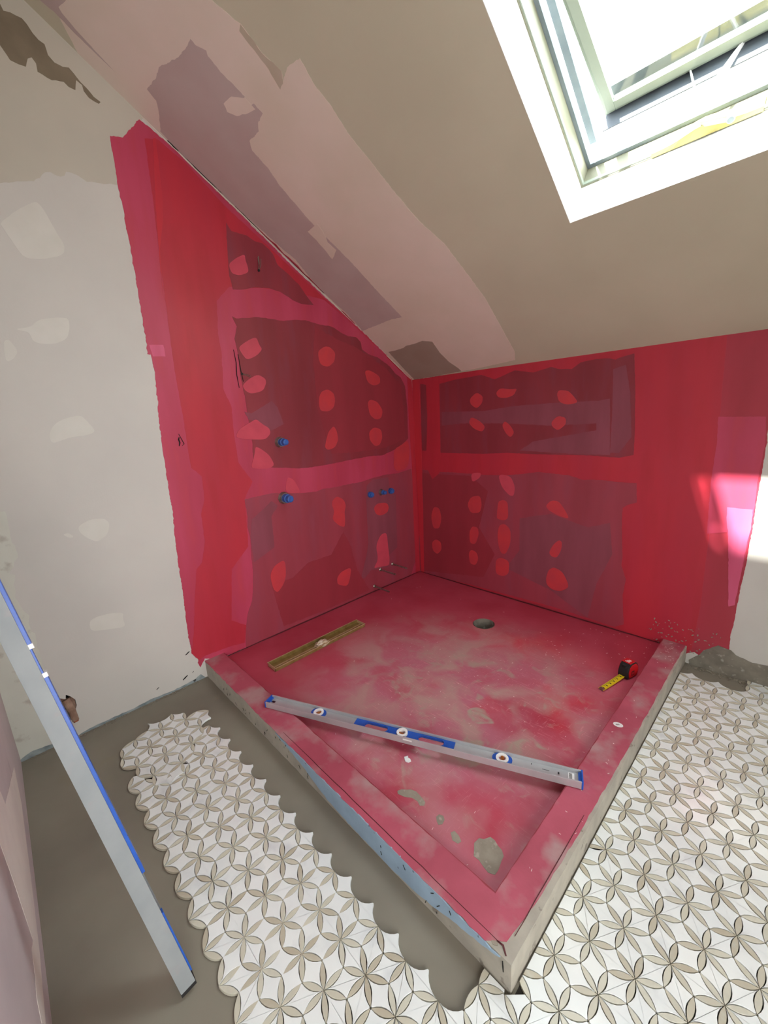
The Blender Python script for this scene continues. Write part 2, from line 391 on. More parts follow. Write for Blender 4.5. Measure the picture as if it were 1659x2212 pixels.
SHEETS_BUILD = 0
SHEETS = [["L","joint_compound","compound",1,0.012,[[-2.1697,2.1365],[-2.0549,2.1097],[-2.0082,2.126],[-1.9597,2.1429],[-1.9313,2.1695],[-1.904,2.1883],[-1.8762,2.181],[-1.8546,2.2035],[-1.8218,2.2028],[-1.7929,2.1896],[-1.7373,2.1976],[-1.6903,2.2085],[-1.6566,2.3356],[-1.5477,2.4874],[-1.5609,2.5162],[-1.6817,2.5699],[-1.8134,2.7157],[-1.8842,2.7606],[-2.0866,2.7126]],None],
["L","bare_drywall_patch","bareboard",2,0.004,[[-1.9476,2.6505],[-1.9424,2.6354],[-1.9248,2.6396],[-1.8952,2.6384],[-1.8842,2.6277],[-1.8725,2.6077],[-1.8592,2.5952],[-1.8441,2.5903],[-1.8405,2.5608],[-1.8245,2.5461],[-1.8009,2.5441],[-1.7828,2.5495],[-1.7702,2.5374],[-1.7534,2.5191],[-1.7353,2.506],[-1.7178,2.4871],[-1.697,2.4784],[-1.7049,2.47],[-1.7353,2.4775],[-1.748,2.4931],[-1.75,2.5103],[-1.7661,2.5189],[-1.7749,2.4848],[-1.7944,2.4869],[-1.8073,2.4967],[-1.8428,2.4868],[-1.8806,2.4952],[-1.8806,2.5191],[-1.8894,2.5319],[-1.902,2.5239],[-1.9119,2.496],[-1.9319,2.4943],[-1.9529,2.4968],[-1.9655,2.5187],[-1.9716,2.5295],[-1.9869,2.576]],None],
["L","joint_compound_spot","compound2",2,0.005,[[-2.0805,1.9805],[-2.0352,2.0259],[-1.9683,2.0781],[-1.9513,2.0652],[-1.9251,1.9908],[-1.9063,1.9487],[-1.9162,1.9139],[-1.9854,1.8865],[-2.0372,1.8809],[-2.0607,1.9335],[-2.0756,1.9689]],None],
["L","joint_compound_spot","compound2",2,0.005,[[-2.1113,1.6373],[-2.0626,1.6495],[-2.0332,1.6783],[-1.9816,1.6907],[-1.9428,1.693],[-1.9449,1.658],[-1.9613,1.6166],[-2.0084,1.5931],[-2.065,1.5958],[-2.07,1.6318]],None],
["L","joint_compound_spot","compound2",2,0.005,[[-2.1486,1.5924],[-2.1331,1.6028],[-2.1143,1.5637],[-2.1309,1.5371],[-2.1566,1.5217]],None],
["L","joint_compound_spot","compound2",2,0.005,[[-2.0828,1.2666],[-2.059,1.302],[-2.0203,1.3234],[-1.9693,1.3321],[-1.9511,1.3052],[-1.9301,1.2641],[-1.9748,1.2516],[-2.0115,1.2509],[-2.0399,1.2422],[-2.0813,1.2295]],None],
["L","joint_compound_spot","compound2",2,0.004,[[-2.0601,0.8947],[-2.014,0.914],[-1.9662,0.9078],[-1.9503,0.8841],[-1.9671,0.837],[-2.0077,0.8144],[-2.0359,0.8376],[-2.0586,0.8689]],None],
["L","joint_compound_spot","compound2",2,0.003,[[-2.1143,0.8726],[-2.0942,0.8755],[-2.0798,0.8545],[-2.0951,0.8543]],None],
["L","joint_compound_spot","compound2",2,0.003,[[-2.0959,0.4874],[-2.0632,0.4969],[-2.0175,0.494],[-1.97,0.4767],[-1.9769,0.4524],[-1.9734,0.4101],[-2.0251,0.4217],[-2.0986,0.4397]],None],
["L","joint_compound","compound3",2,0.006,[[-2.3622,1.0024],[-2.2616,0.9974],[-2.2633,0.9176],[-2.2662,0.8792],[-2.2596,0.8643],[-2.2602,0.818],[-2.2735,0.8052],[-2.2801,0.7837],[-2.2957,0.7651],[-2.2812,0.7538],[-2.2926,0.7203],[-2.2908,0.6924],[-2.2981,0.6675],[-2.2911,0.6407],[-2.2831,0.6062],[-2.2723,0.5843],[-2.281,0.5522],[-2.2798,0.5193],[-2.2693,0.5075],[-2.2721,0.4796],[-2.2728,0.4357],[-2.2737,0.3764],[-2.2717,0.3031],[-2.2771,0.1891],[-2.3112,0.0379],[-2.4181,-0.0366],[-2.4556,0.0884],[-2.5049,0.5108]],None],
["L","moisture_board_strip","blueboard",3,0.004,[[-2.4182,0.0062],[-2.4037,0.0157],[-2.3714,0.0264],[-2.3281,0.0202],[-2.2974,0.0131],[-2.223,0.0018],[-2.1815,0.0102],[-2.0976,0.0115],[-2.0146,0.0091],[-1.937,0.0164],[-1.8321,0.0075],[-1.7303,0.016],[-1.7005,0.0286],[-1.6776,-0.0078],[-1.7326,0.0011],[-1.8092,-0.013],[-1.8807,-0.0159],[-2.0024,-0.0207],[-2.1028,-0.0181],[-2.2065,-0.0162],[-2.3026,-0.0144],[-2.3717,-0.0206],[-2.4098,-0.0266],[-2.4199,-0.046]],None],
["L","waterproof_membrane","pinkcoat",4,0.006,[[-1.5687,2.4719],[-1.6039,2.4294],[-1.6408,2.3837],[-1.6655,2.3781],[-1.6864,2.3738],[-1.6869,2.3186],[-1.6869,2.2563],[-1.6886,2.1924],[-1.684,2.1455],[-1.6852,2.0632],[-1.6818,1.9971],[-1.6822,1.946],[-1.683,1.8417],[-1.6834,1.7165],[-1.6847,1.6245],[-1.6891,1.5775],[-1.6747,1.5764],[-1.6727,1.5117],[-1.6791,1.3948],[-1.6885,1.3154],[-1.6933,1.1937],[-1.6978,1.0473],[-1.6985,0.8954],[-1.7076,0.7628],[-1.715,0.6264],[-1.7165,0.4841],[-1.7242,0.3398],[-1.7267,0.2402],[-1.7259,0.1887],[-1.7262,0.1578],[-1.7155,0.1397],[-1.7011,0.1144],[-1.7063,0.0959],[-1.6968,0.0673],[-1.6818,0.0891],[-1.67,0.1046],[-1.6081,0.0691],[-1.533,0.066],[-0.9239,0.0597],[0.0151,0.0335],[0.0269,0.0454],[0.0171,0.559],[0.0008,1.0833],[-0.0085,1.5041],[-0.0589,1.5401],[-0.1818,1.614],[-0.4543,1.7863],[-0.718,1.9433],[-0.8885,2.0461],[-1.0625,2.1616],[-1.2559,2.288],[-1.4043,2.3867],[-1.5051,2.4442]],None],
["L","double_coat_band","redcoat",5,0.004,[[-1.5593,2.4091],[-1.5614,2.295],[-1.5642,2.1944],[-1.5702,2.0732],[-1.5756,1.9309],[-1.5812,1.7838],[-1.5869,1.6318],[-1.5889,1.4747],[-1.5849,1.3113],[-1.5864,1.1846],[-1.5866,1.076],[-1.5425,1.0256],[-1.5488,0.9125],[-1.5743,0.8478],[-1.5779,0.707],[-1.607,0.6064],[-1.6381,0.5793],[-1.6719,0.4191],[-1.702,0.2549],[-1.7275,0.1636],[-1.6972,0.1099],[-1.6608,0.1188],[-1.5266,0.1101],[-1.455,0.097],[-1.4308,0.1929],[-1.5062,0.2513],[-1.4664,0.5267],[-1.3598,0.6256],[-1.3474,0.8265],[-1.345,0.8808],[-1.3252,0.912],[-1.2891,0.9656],[-1.3509,1.0706],[-1.3554,1.2112],[-1.3478,1.3469],[-1.3771,1.4354],[-1.3609,1.6069],[-1.3666,1.6896],[-1.3496,1.8337],[-1.2786,1.9044],[-1.1196,1.9248],[-0.9587,1.9361],[-0.7201,1.9237],[-0.5257,1.8163],[-0.2649,1.6592],[-0.0508,1.5188],[-0.1316,1.5623],[-0.3814,1.7356],[-0.6572,1.8978],[-0.8902,2.0323],[-1.0886,2.1538],[-1.2602,2.2587],[-1.4063,2.374],[-1.5085,2.4235]],None],
["L","membrane_strip","redcoat2",6,0.003,[[-1.5265,2.4205],[-1.5148,2.4278],[-1.5239,2.2224],[-1.5349,2.1337],[-1.5691,2.0034],[-1.5864,1.8201],[-1.5771,1.9663],[-1.559,2.1619]],None],
["L","membrane_strip","pinkcoat2",6,0.003,[[-1.6754,1.6159],[-1.6193,1.6199],[-1.6177,1.572],[-1.6686,1.5692]],None],
["L","dark_board_panel","darkred",7,0.003,[[-1.2543,2.1817],[-1.2326,2.1516],[-1.156,2.1495],[-1.118,2.1345],[-1.077,2.1332],[-1.0416,2.1131],[-1.0223,2.096],[-1.0018,2.0504],[-0.9341,2.0117],[-0.8816,1.9755],[-0.8473,1.935],[-0.7976,1.8858],[-0.8734,1.8814],[-0.9299,1.893],[-1.0001,1.9239],[-1.0698,1.9316],[-1.1469,1.9232],[-1.2062,1.9038],[-1.2621,1.8953],[-1.2665,1.9283],[-1.2726,1.9539],[-1.2665,2.0472]],None],
["L","dark_board_panel","darkred",7,0.004,[[-1.2851,1.7729],[-1.2652,1.7661],[-1.2083,1.7745],[-1.1575,1.7851],[-1.1065,1.7858],[-1.0363,1.7823],[-0.9998,1.7825],[-0.942,1.794],[-0.8631,1.8009],[-0.8131,1.7943],[-0.7616,1.7875],[-0.7076,1.7888],[-0.6641,1.7806],[-0.6208,1.7593],[-0.5639,1.7428],[-0.5033,1.7434],[-0.4683,1.7196],[-0.4597,1.6753],[-0.4104,1.651],[-0.3317,1.6368],[-0.2238,1.5844],[-0.1687,1.537],[-0.1249,1.5181],[-0.0828,1.4577],[-0.0686,1.3119],[-0.0744,1.098],[-0.0911,1.0884],[-0.1168,1.0634],[-0.2049,1.0335],[-0.3411,1.0048],[-0.4529,1.0112],[-0.5597,1.0076],[-0.7696,0.9976],[-0.9368,0.9949],[-0.9991,0.9982],[-1.0968,1.0147],[-1.153,1.0217],[-1.2722,1.0405],[-1.2672,1.1084],[-1.2628,1.1716],[-1.2668,1.2658],[-1.2705,1.3881],[-1.2823,1.5068],[-1.2769,1.6013],[-1.2865,1.6717],[-1.2665,1.7297]],None],
["L","dark_board_panel","darkred2",7,0.004,[[-1.3461,0.8791],[-1.2718,0.8826],[-1.1894,0.8855],[-1.0562,0.8632],[-0.9852,0.8531],[-0.8996,0.8462],[-0.8425,0.8557],[-0.7496,0.8505],[-0.6385,0.853],[-0.5345,0.8525],[-0.4379,0.8642],[-0.3226,0.8693],[-0.2015,0.8638],[-0.0554,0.8782],[-0.0436,0.797],[-0.045,0.6349],[-0.0506,0.3976],[-0.0405,0.2726],[-0.0565,0.1525],[-0.1057,0.067],[-0.2584,0.0606],[-0.3881,0.0319],[-0.5384,0.0263],[-0.9328,0.0321],[-1.2194,0.0436],[-1.3763,0.0449],[-1.4537,0.0427],[-1.439,0.167],[-1.4258,0.2168],[-1.4168,0.2498],[-1.3804,0.3181],[-1.3642,0.4029],[-1.3525,0.4884],[-1.3494,0.5754],[-1.3421,0.6601],[-1.3498,0.7301],[-1.3419,0.7872]],None],
["L","thin_membrane_streak","greyred",8,0.006,[[-1.2838,1.3229],[-1.2474,1.314],[-1.2015,1.3358],[-1.1255,1.3735],[-1.0931,1.3409],[-1.067,1.2504],[-1.1454,1.2221],[-1.2186,1.2739],[-1.2684,1.284]],None],
["L","thin_membrane_streak","greyred",8,0.004,[[-0.4969,0.8211],[-0.4388,0.8539],[-0.2944,0.8493],[-0.2856,0.7666],[-0.2279,0.7129],[-0.2397,0.3253],[-0.3216,0.2889],[-0.3439,0.2016],[-0.5065,0.2281],[-0.5668,0.1905],[-0.6094,0.1819],[-0.5386,0.3494],[-0.5183,0.421],[-0.5086,0.719]],None],
["L","thin_membrane_streak","greyred",8,0.006,[[-1.323,0.7664],[-1.2555,0.8035],[-1.1949,0.8435],[-1.1612,0.8112],[-1.206,0.7588],[-1.2101,0.582],[-1.2896,0.5499],[-1.3423,0.5296],[-1.3421,0.6601]],None],
["L","thin_membrane_streak","redwash",8,0.008,[[-1.2562,0.3758],[-1.117,0.3679],[-1.0025,0.4299],[-0.8298,0.4306],[-0.7184,0.5554],[-0.6659,0.438],[-0.629,0.2657],[-0.5331,0.0881],[-0.9272,0.0831],[-1.2129,0.0955],[-1.2352,0.236]],None],
["L","thin_membrane_streak","redwash",8,0.008,[[-0.805,1.7751],[-0.6368,1.7154],[-0.5208,1.6891],[-0.2675,1.5731],[-0.1284,1.4675],[-0.108,1.3129],[-0.1064,1.1004],[-0.3082,1.0535],[-0.5815,1.0491],[-0.7632,1.0576],[-0.834,1.3315],[-0.837,1.5854]],None],
["L","coated_screw_spot","pinkspot",9,0.002,[[-1.2691,2.0041],[-1.2261,2.0387],[-1.1797,2.0645],[-1.1795,2.0377],[-1.1711,2.0122],[-1.1709,1.985],[-1.2215,1.9626],[-1.2595,1.9662]],None],
["L","coated_screw_spot","pinkspot",9,0.002,[[-1.2723,1.6338],[-1.2235,1.666],[-1.1705,1.6898],[-1.1586,1.6526],[-1.1444,1.6313],[-1.1786,1.5995],[-1.2363,1.5744],[-1.2603,1.6058]],None],
["L","coated_screw_spot","pinkspot",9,0.002,[[-1.278,1.4517],[-1.2409,1.4819],[-1.1868,1.5079],[-1.1462,1.4876],[-1.1448,1.4645],[-1.1676,1.4258],[-1.2341,1.4106],[-1.2653,1.4257]],None],
["L","coated_screw_spot","pinkspot",9,0.002,[[-1.3508,1.1967],[-1.3287,1.2373],[-1.2622,1.2682],[-1.2256,1.286],[-1.1946,1.257],[-1.1573,1.2349],[-1.152,1.2063],[-1.1876,1.1765],[-1.274,1.1831]],None],
["L","coated_screw_spot","pinkspot",9,0.002,[[-1.2894,1.0413],[-1.2594,1.1023],[-1.2491,1.1454],[-1.2205,1.1308],[-1.1759,1.0938],[-1.151,1.0369],[-1.1856,1.0202],[-1.2606,1.0297]],None],
["L","coated_screw_spot","redspot",9,0.002,[[-0.7934,1.6456],[-0.7533,1.669],[-0.7364,1.6743],[-0.7091,1.6719],[-0.6727,1.6445],[-0.6838,1.5924],[-0.7322,1.5604],[-0.7857,1.571],[-0.7971,1.6122]],None],
["L","coated_screw_spot","redspot",9,0.002,[[-0.8164,1.3917],[-0.7968,1.4218],[-0.7511,1.4366],[-0.7084,1.413],[-0.7011,1.3729],[-0.7173,1.3285],[-0.7594,1.3074],[-0.8143,1.3135],[-0.8234,1.3486]],None],
["L","coated_screw_spot","redspot",9,0.002,[[-0.7947,1.1372],[-0.772,1.19],[-0.7283,1.2237],[-0.7084,1.1905],[-0.7019,1.1391],[-0.7301,1.0949],[-0.7837,1.0813],[-0.8076,1.1019]],None],
["L","coated_screw_spot","redspot",9,0.002,[[-0.452,1.5479],[-0.4057,1.554],[-0.3208,1.5185],[-0.3202,1.4752],[-0.3739,1.4573],[-0.4321,1.4784]],None],
["L","coated_screw_spot","redspot",9,0.002,[[-0.4431,1.3536],[-0.4147,1.3743],[-0.3548,1.357],[-0.3102,1.3016],[-0.3284,1.2522],[-0.3782,1.2424],[-0.4299,1.276]],None],
["L","coated_screw_spot","redspot",9,0.002,[[-0.4459,1.169],[-0.3957,1.1977],[-0.3344,1.177],[-0.3289,1.1207],[-0.3567,1.0768],[-0.3995,1.0704],[-0.4439,1.1143]],None],
["L","coated_screw_spot","redspot",9,0.002,[[-0.2241,1.0348],[-0.1427,1.059],[-0.0819,1.0907],[-0.063,1.0117],[-0.0904,0.8838],[-0.2355,0.8781]],None],
["L","coated_screw_spot","redspot",9,0.002,[[-0.7879,0.7697],[-0.7495,0.7941],[-0.6976,0.7633],[-0.6831,0.7206],[-0.6993,0.6835],[-0.6981,0.6326],[-0.707,0.5815],[-0.7508,0.6036],[-0.8001,0.6544],[-0.7774,0.6991],[-0.7909,0.741]],None],
["L","coated_screw_spot","redspot",9,0.002,[[-0.4482,0.66],[-0.4103,0.6851],[-0.3228,0.6744],[-0.303,0.6375],[-0.3209,0.6021],[-0.3888,0.5917],[-0.4307,0.6134]],None],
["L","coated_screw_spot","pinkspot",9,0.002,[[-0.4492,0.3919],[-0.3997,0.4578],[-0.3392,0.4624],[-0.3325,0.3499],[-0.3242,0.2545],[-0.3354,0.2108],[-0.4332,0.2285],[-0.4844,0.2326],[-0.4359,0.2866]],None],
["L","coated_screw_spot","redspot",9,0.002,[[-1.2584,0.4319],[-1.2238,0.4764],[-1.1544,0.495],[-1.1592,0.4005],[-1.1806,0.3505],[-1.2256,0.3108],[-1.2504,0.3458]],None],
["L","coated_screw_spot","redspot",9,0.002,[[-0.8017,0.2663],[-0.7635,0.2965],[-0.6789,0.3027],[-0.6963,0.2323],[-0.7236,0.1814],[-0.8028,0.2189]],None],
["L","coated_screw_spot","pinkspot",9,0.002,[[-1.0841,0.9599],[-1.0461,0.9458],[-1.0129,0.8829],[-1.0111,0.8556],[-1.1051,0.8714]],None],
["L","corner_band","redcoat",9,0.003,[[-0.0549,1.5279],[-0.013,1.5102],[0.0008,1.0833],[0.0171,0.559],[0.0269,0.0454],[-0.0498,0.0501],[-0.0516,0.4647],[-0.0445,0.9192],[-0.0583,1.2507]],None],
["B","waterproof_membrane","pinkcoat3",4,0.004,[[-0.008,1.4987],[0.4319,1.5083],[1.0242,1.5114],[1.4512,1.5156],[1.6226,1.5201],[1.8554,1.5074],[2.0276,1.5055],[1.9275,1.3438],[1.8994,1.1175],[1.9015,1.0624],[1.9009,0.9687],[1.8981,0.8918],[1.896,0.7934],[1.8974,0.7132],[1.8945,0.6305],[1.8945,0.5465],[1.8885,0.4592],[1.8861,0.3927],[1.8837,0.3251],[1.8828,0.2567],[1.8765,0.2083],[1.8794,0.1322],[1.8566,0.1111],[1.8221,0.1164],[1.7984,0.0923],[1.7879,0.0535],[1.7558,0.07],[1.7211,0.0458],[1.6465,0.0669],[1.6196,0.0564],[0.0139,0.0494]],None],
["B","double_coat_band","redcoat",5,0.003,[[-0.0514,1.5033],[0.2363,1.5007],[0.5845,1.5122],[0.9008,1.5218],[1.3318,1.5082],[1.417,1.5123],[1.4259,1.5158],[1.597,1.5146],[1.7336,1.511],[1.7378,1.3254],[1.746,1.0931],[1.7575,0.9774],[1.7597,0.7976],[1.7559,0.5871],[1.7571,0.3092],[1.7445,0.0677],[1.6142,0.0595],[1.4034,0.0727],[1.0533,0.083],[-0.0169,0.0481],[-0.0354,0.594]],None],
["B","membrane_strip","pinkcoat",6,0.003,[[1.7371,1.1783],[1.8877,1.1722],[1.897,1.073],[1.8921,0.9297],[1.8939,0.7701],[1.8905,0.6536],[1.887,0.5332],[1.8403,0.5341],[1.8168,0.6805],[1.748,0.6633],[1.7388,0.8977],[1.7433,1.0727]],None],
["B","membrane_strip","pinkcoat2",7,0.003,[[1.8055,0.7921],[1.8896,0.7912],[1.8931,0.7042],[1.8871,0.6473],[1.8818,0.5029],[1.8763,0.3523],[1.8559,0.3399],[1.8227,0.6643],[1.8079,0.7475]],None],
["B","dark_board_panel","darkred",7,0.003,[[0.2442,1.4523],[0.3828,1.4671],[0.5684,1.4747],[0.6622,1.4388],[0.7934,1.475],[0.9027,1.4504],[1.0041,1.4679],[1.0533,1.4506],[1.1123,1.4437],[1.1563,1.4714],[1.2319,1.4777],[1.2942,1.4725],[1.3199,1.4628],[1.3344,1.4691],[1.3989,1.4803],[1.4151,1.3063],[1.4245,1.1487],[1.4296,1.0082],[1.3655,0.9931],[1.3238,0.9941],[1.2365,1.001],[1.1442,1.0011],[1.0207,1.0005],[0.8869,1.0012],[0.7416,1.0047],[0.5832,0.9943],[0.239,0.9942]],None],
["B","dark_board_panel","darkred",7,0.003,[[0.0753,1.4681],[0.1261,1.4559],[0.1278,1.2589],[0.1422,1.0081],[0.0703,1.0069]],None],
["B","dark_board_panel","darkred2",7,0.003,[[0.0681,0.8675],[0.2145,0.8589],[0.3704,0.8628],[0.5829,0.86],[0.7432,0.8668],[0.8326,0.879],[0.9447,0.8987],[1.1252,0.8899],[1.1976,0.87],[1.2878,0.8761],[1.3735,0.8705],[1.4522,0.8706],[1.4591,0.7749],[1.4221,0.7593],[1.3978,0.7389],[1.4013,0.6384],[1.4145,0.4887],[1.4129,0.4324],[1.4388,0.3635],[1.4289,0.2718],[1.4453,0.1075],[1.4029,0.0793],[1.0531,0.0903],[0.4896,0.0783],[-0.0167,0.0519],[0.0089,0.3319],[0.0514,0.6038]],None],
["B","thin_membrane_streak","greyred",8,0.004,[[0.2575,1.268],[0.5839,1.2592],[0.7679,1.2758],[1.0108,1.2799],[1.2432,1.2763],[1.3059,1.2829],[1.3231,1.0055],[1.1439,1.0071],[0.8299,1.0199],[0.9127,1.0727],[1.2514,1.1304],[1.2495,1.1644],[1.0151,1.159],[0.7396,1.1792],[0.4132,1.1887],[0.2547,1.1783]],None],
["B","thin_membrane_streak","greyred",8,0.003,[[1.3126,1.4202],[1.3659,1.4344],[1.3939,1.308],[1.4137,1.0952],[1.3639,1.0178],[1.3224,1.0169],[1.321,1.2062]],None],
["B","thin_membrane_streak","greyred",8,0.003,[[0.8378,0.6082],[1.0328,0.6619],[1.2342,0.6124],[1.3448,0.654],[1.3662,0.4848],[1.298,0.301],[1.2618,0.0857],[1.0495,0.1918],[0.75,0.2651],[0.8416,0.4058]],None],
["B","thin_membrane_streak","redwash",8,0.004,[[0.0669,0.8426],[0.4795,0.8479],[0.6162,0.7569],[0.5473,0.5057],[0.6673,0.3401],[0.5813,0.1605],[-0.004,0.0701],[0.0249,0.4246]],None],
["B","coated_screw_spot","redspot",9,0.0015,[[0.485,1.3406],[0.5354,1.375],[0.5809,1.3473],[0.5759,1.3072],[0.5348,1.2754],[0.488,1.3058]],None],
["B","coated_screw_spot","redspot",9,0.0015,[[0.6702,1.3603],[0.7002,1.3863],[0.7665,1.3716],[0.8092,1.3743],[0.7886,1.3383],[0.738,1.3254],[0.6856,1.333]],None],
["B","coated_screw_spot","redspot",9,0.0015,[[1.0401,1.3251],[1.0515,1.3451],[1.0995,1.3377],[1.1301,1.3067],[1.1547,1.2731],[1.0968,1.2652],[1.0539,1.283]],None],
["B","coated_screw_spot","redspot",9,0.0015,[[0.4746,1.1869],[0.4923,1.2287],[0.5591,1.1984],[0.5966,1.1627],[0.5754,1.1312],[0.517,1.1504]],None],
["B","coated_screw_spot","redspot",9,0.0015,[[0.7127,1.1667],[0.732,1.1953],[0.7694,1.1652],[0.7948,1.1253],[0.7704,1.0952],[0.7403,1.1194]],None],
["B","coated_screw_spot","redspot",9,0.0015,[[1.0144,1.1773],[1.0506,1.2121],[1.0937,1.1985],[1.0952,1.1629],[1.0537,1.1315],[1.0216,1.1528]],None],
["B","coated_screw_spot","pinkspot",9,0.0015,[[0.4885,0.8664],[0.5661,0.8737],[0.5575,0.8409],[0.4967,0.8039]],None],
["B","coated_screw_spot","pinkspot",9,0.0015,[[0.6887,0.8706],[0.7736,0.8659],[0.8046,0.8015],[0.798,0.745],[0.7677,0.7421],[0.7129,0.7941]],None],
["B","coated_screw_spot","redspot",9,0.0015,[[0.4555,0.6496],[0.4868,0.7072],[0.557,0.7247],[0.5705,0.6627],[0.5565,0.6077],[0.4856,0.5939]],None],
["B","coated_screw_spot","redspot",9,0.0015,[[0.6823,0.6164],[0.6898,0.6982],[0.7293,0.7125],[0.7575,0.6983],[0.7619,0.5976],[0.7307,0.5786],[0.6825,0.5837]],None],
["B","coated_screw_spot","redspot",9,0.0015,[[0.998,0.7045],[1.0299,0.7412],[1.0753,0.7395],[1.1155,0.6857],[1.1359,0.6468],[1.0787,0.6547],[1.0189,0.6802]],None],
["B","coated_screw_spot","redspot",9,0.0015,[[0.1356,0.5281],[0.1641,0.6031],[0.216,0.5975],[0.2342,0.5246],[0.211,0.4449],[0.1535,0.4359]],None],
["B","coated_screw_spot","redspot",9,0.0015,[[0.4715,0.462],[0.4938,0.5053],[0.5384,0.5043],[0.547,0.4586],[0.5198,0.3822],[0.4742,0.3818]],None],
["B","coated_screw_spot","redspot",9,0.0015,[[0.6864,0.482],[0.699,0.5443],[0.7388,0.5591],[0.7783,0.5269],[0.7796,0.4384],[0.749,0.36],[0.7134,0.3573],[0.6917,0.4144]],None],
["B","coated_screw_spot","redspot",9,0.0015,[[0.1364,0.328],[0.1763,0.358],[0.2223,0.3437],[0.2267,0.2838],[0.1829,0.2398],[0.1406,0.2667]],None],
["B","coated_screw_spot","redspot",9,0.0015,[[1.0275,0.4287],[1.0525,0.4821],[1.0842,0.5152],[1.1014,0.5048],[1.0995,0.4569],[1.0754,0.4038],[1.0418,0.4065]],None],
["B","coated_screw_spot","redspot",9,0.0015,[[0.4641,0.3062],[0.483,0.3379],[0.5284,0.3275],[0.5425,0.2819],[0.5187,0.2308],[0.4726,0.2336]],None],
["B","coated_screw_spot","redspot",9,0.0015,[[0.6748,0.3029],[0.7057,0.3271],[0.7589,0.3213],[0.7742,0.296],[0.7676,0.2294],[0.7299,0.2025],[0.6753,0.2068]],None],
["B","coated_screw_spot","redspot",9,0.0015,[[1.0148,0.2629],[1.0297,0.3205],[1.0608,0.3437],[1.1112,0.3267],[1.144,0.2696],[1.149,0.2381],[1.1039,0.2017],[1.0532,0.2011],[1.02,0.2235]],None],
["B","corner_band","redcoat2",9,0.002,[[-0.008,1.4987],[0.066,1.4976],[0.0632,1.0832],[0.0616,0.5699],[0.0476,0.0576],[0.0189,0.0545],[0.0153,0.5643],[0.0007,1.0833]],None],
["B","corner_band","redcoat",8,0.002,[[0.1497,1.4952],[0.2378,1.4921],[0.2392,1.0514],[0.2372,0.9876],[0.2245,0.8509],[0.1597,0.8038],[0.1192,0.8685],[0.1119,1.0013]],None],
["B","mortar_smear","cement",6,0.004,[[1.7722,0.0585],[1.7884,0.092],[1.8402,0.1389],[1.886,0.1314],[1.9055,0.1138],[1.9628,0.1001],[2.0696,0.1162],[2.1452,0.1089],[2.1675,-0.0717],[2.0368,-0.0993],[1.8235,-0.0748],[1.7485,-0.0616],[1.7385,0.0206]],None],
["C","joint_compound_band","pinkplaster",1,0.004,[[0.1339,2.1861],[0.5212,1.9383],[0.6512,1.8154],[0.6718,1.7609],[0.6837,1.7365],[0.6825,1.6577],[0.7018,1.594],[0.6727,1.5731],[0.7297,1.5899],[0.7888,1.5802],[0.7761,1.5134],[0.7812,1.4498],[0.7742,1.3502],[0.7837,1.2414],[0.791,1.1353],[0.8092,0.9749],[0.8496,0.845],[0.8602,0.7023],[0.8705,0.5078],[0.8533,0.293],[0.8409,0.1127],[0.8116,0.0447],[0.5283,0.0196],[0.2166,0.0124],[-0.0115,-0.022],[-0.0558,0.2431],[-0.0204,0.7462],[-0.0276,1.1455],[-0.0193,1.4128],[-0.0253,1.6824],[-0.0264,1.8386],[-0.0245,2.0436]],None],
["C","purple_board_patch","purpleboard",2,0.005,[[0.4835,1.8185],[0.4822,1.8019],[0.5046,1.7722],[0.4934,1.7626],[0.4941,1.7071],[0.5009,1.6677],[0.5058,1.6283],[0.4712,1.6194],[0.4791,1.6005],[0.5176,1.5981],[0.5209,1.5625],[0.4714,1.5548],[0.4465,1.5371],[0.3737,1.5382],[0.3485,1.5119],[0.3502,1.4396],[0.3327,1.3725],[0.3273,1.2941],[0.3229,1.1949],[0.3326,1.0812],[0.3446,0.9402],[0.3454,0.7507],[0.3538,0.5443],[0.2687,0.5477],[0.0049,0.5271],[0.017,0.6623],[0.002,0.8952],[0.0401,1.0807],[0.0244,1.1783],[0.0044,1.4095],[-0.0003,1.5362],[0.0037,1.6924],[0.0126,1.7717],[0.0976,1.8029],[0.134,1.8243],[0.1435,1.861],[0.2242,1.8509],[0.2767,1.8567],[0.3841,1.8236],[0.4355,1.8178]],None],
["C","joint_compound_patch","pinkplaster",3,0.004,[[0.4026,1.6629],[0.4558,1.6568],[0.5036,1.6249],[0.5055,1.5857],[0.4655,1.5933],[0.4123,1.6127],[0.388,1.6414]],None],
["C","joint_compound_patch","pinkplaster",3,0.006,[[0.2627,1.1613],[0.3454,1.1673],[0.3417,1.1266],[0.3156,1.0761],[0.3234,1.0269],[0.2568,0.9968],[0.2623,1.0429],[0.2657,1.1155]],None],
["C","ceiling_bare_patch","taupeboard",2,0.003,[[0.0367,0.3089],[0.0999,0.3091],[0.1717,0.3142],[0.2088,0.3274],[0.2864,0.3292],[0.3483,0.3385],[0.407,0.3143],[0.3943,0.2133],[0.402,0.1198],[0.4281,0.0506],[0.431,0.0175],[0.1707,0.0036],[0.0216,0.0003],[0.0227,0.1006]],None],
["C","purple_board_patch","purpleboard",2,0.003,[[0.0778,2.2042],[0.2025,2.1161],[0.1636,2.1229],[0.1104,2.1379],[0.101,2.1273],[0.0887,2.0712],[0.0824,2.0069],[0.0792,1.9562],[0.0754,2.0056],[0.0717,2.084],[0.0749,2.1436],[0.0651,2.185]],None],
["C","plaster_streak","greenplaster",2,0.005,[[0.6837,1.7365],[0.6825,1.6577],[0.7018,1.594],[0.6769,1.5724],[0.6517,1.5677],[0.6643,1.6366],[0.6627,1.7081],[0.6634,1.73]],None],
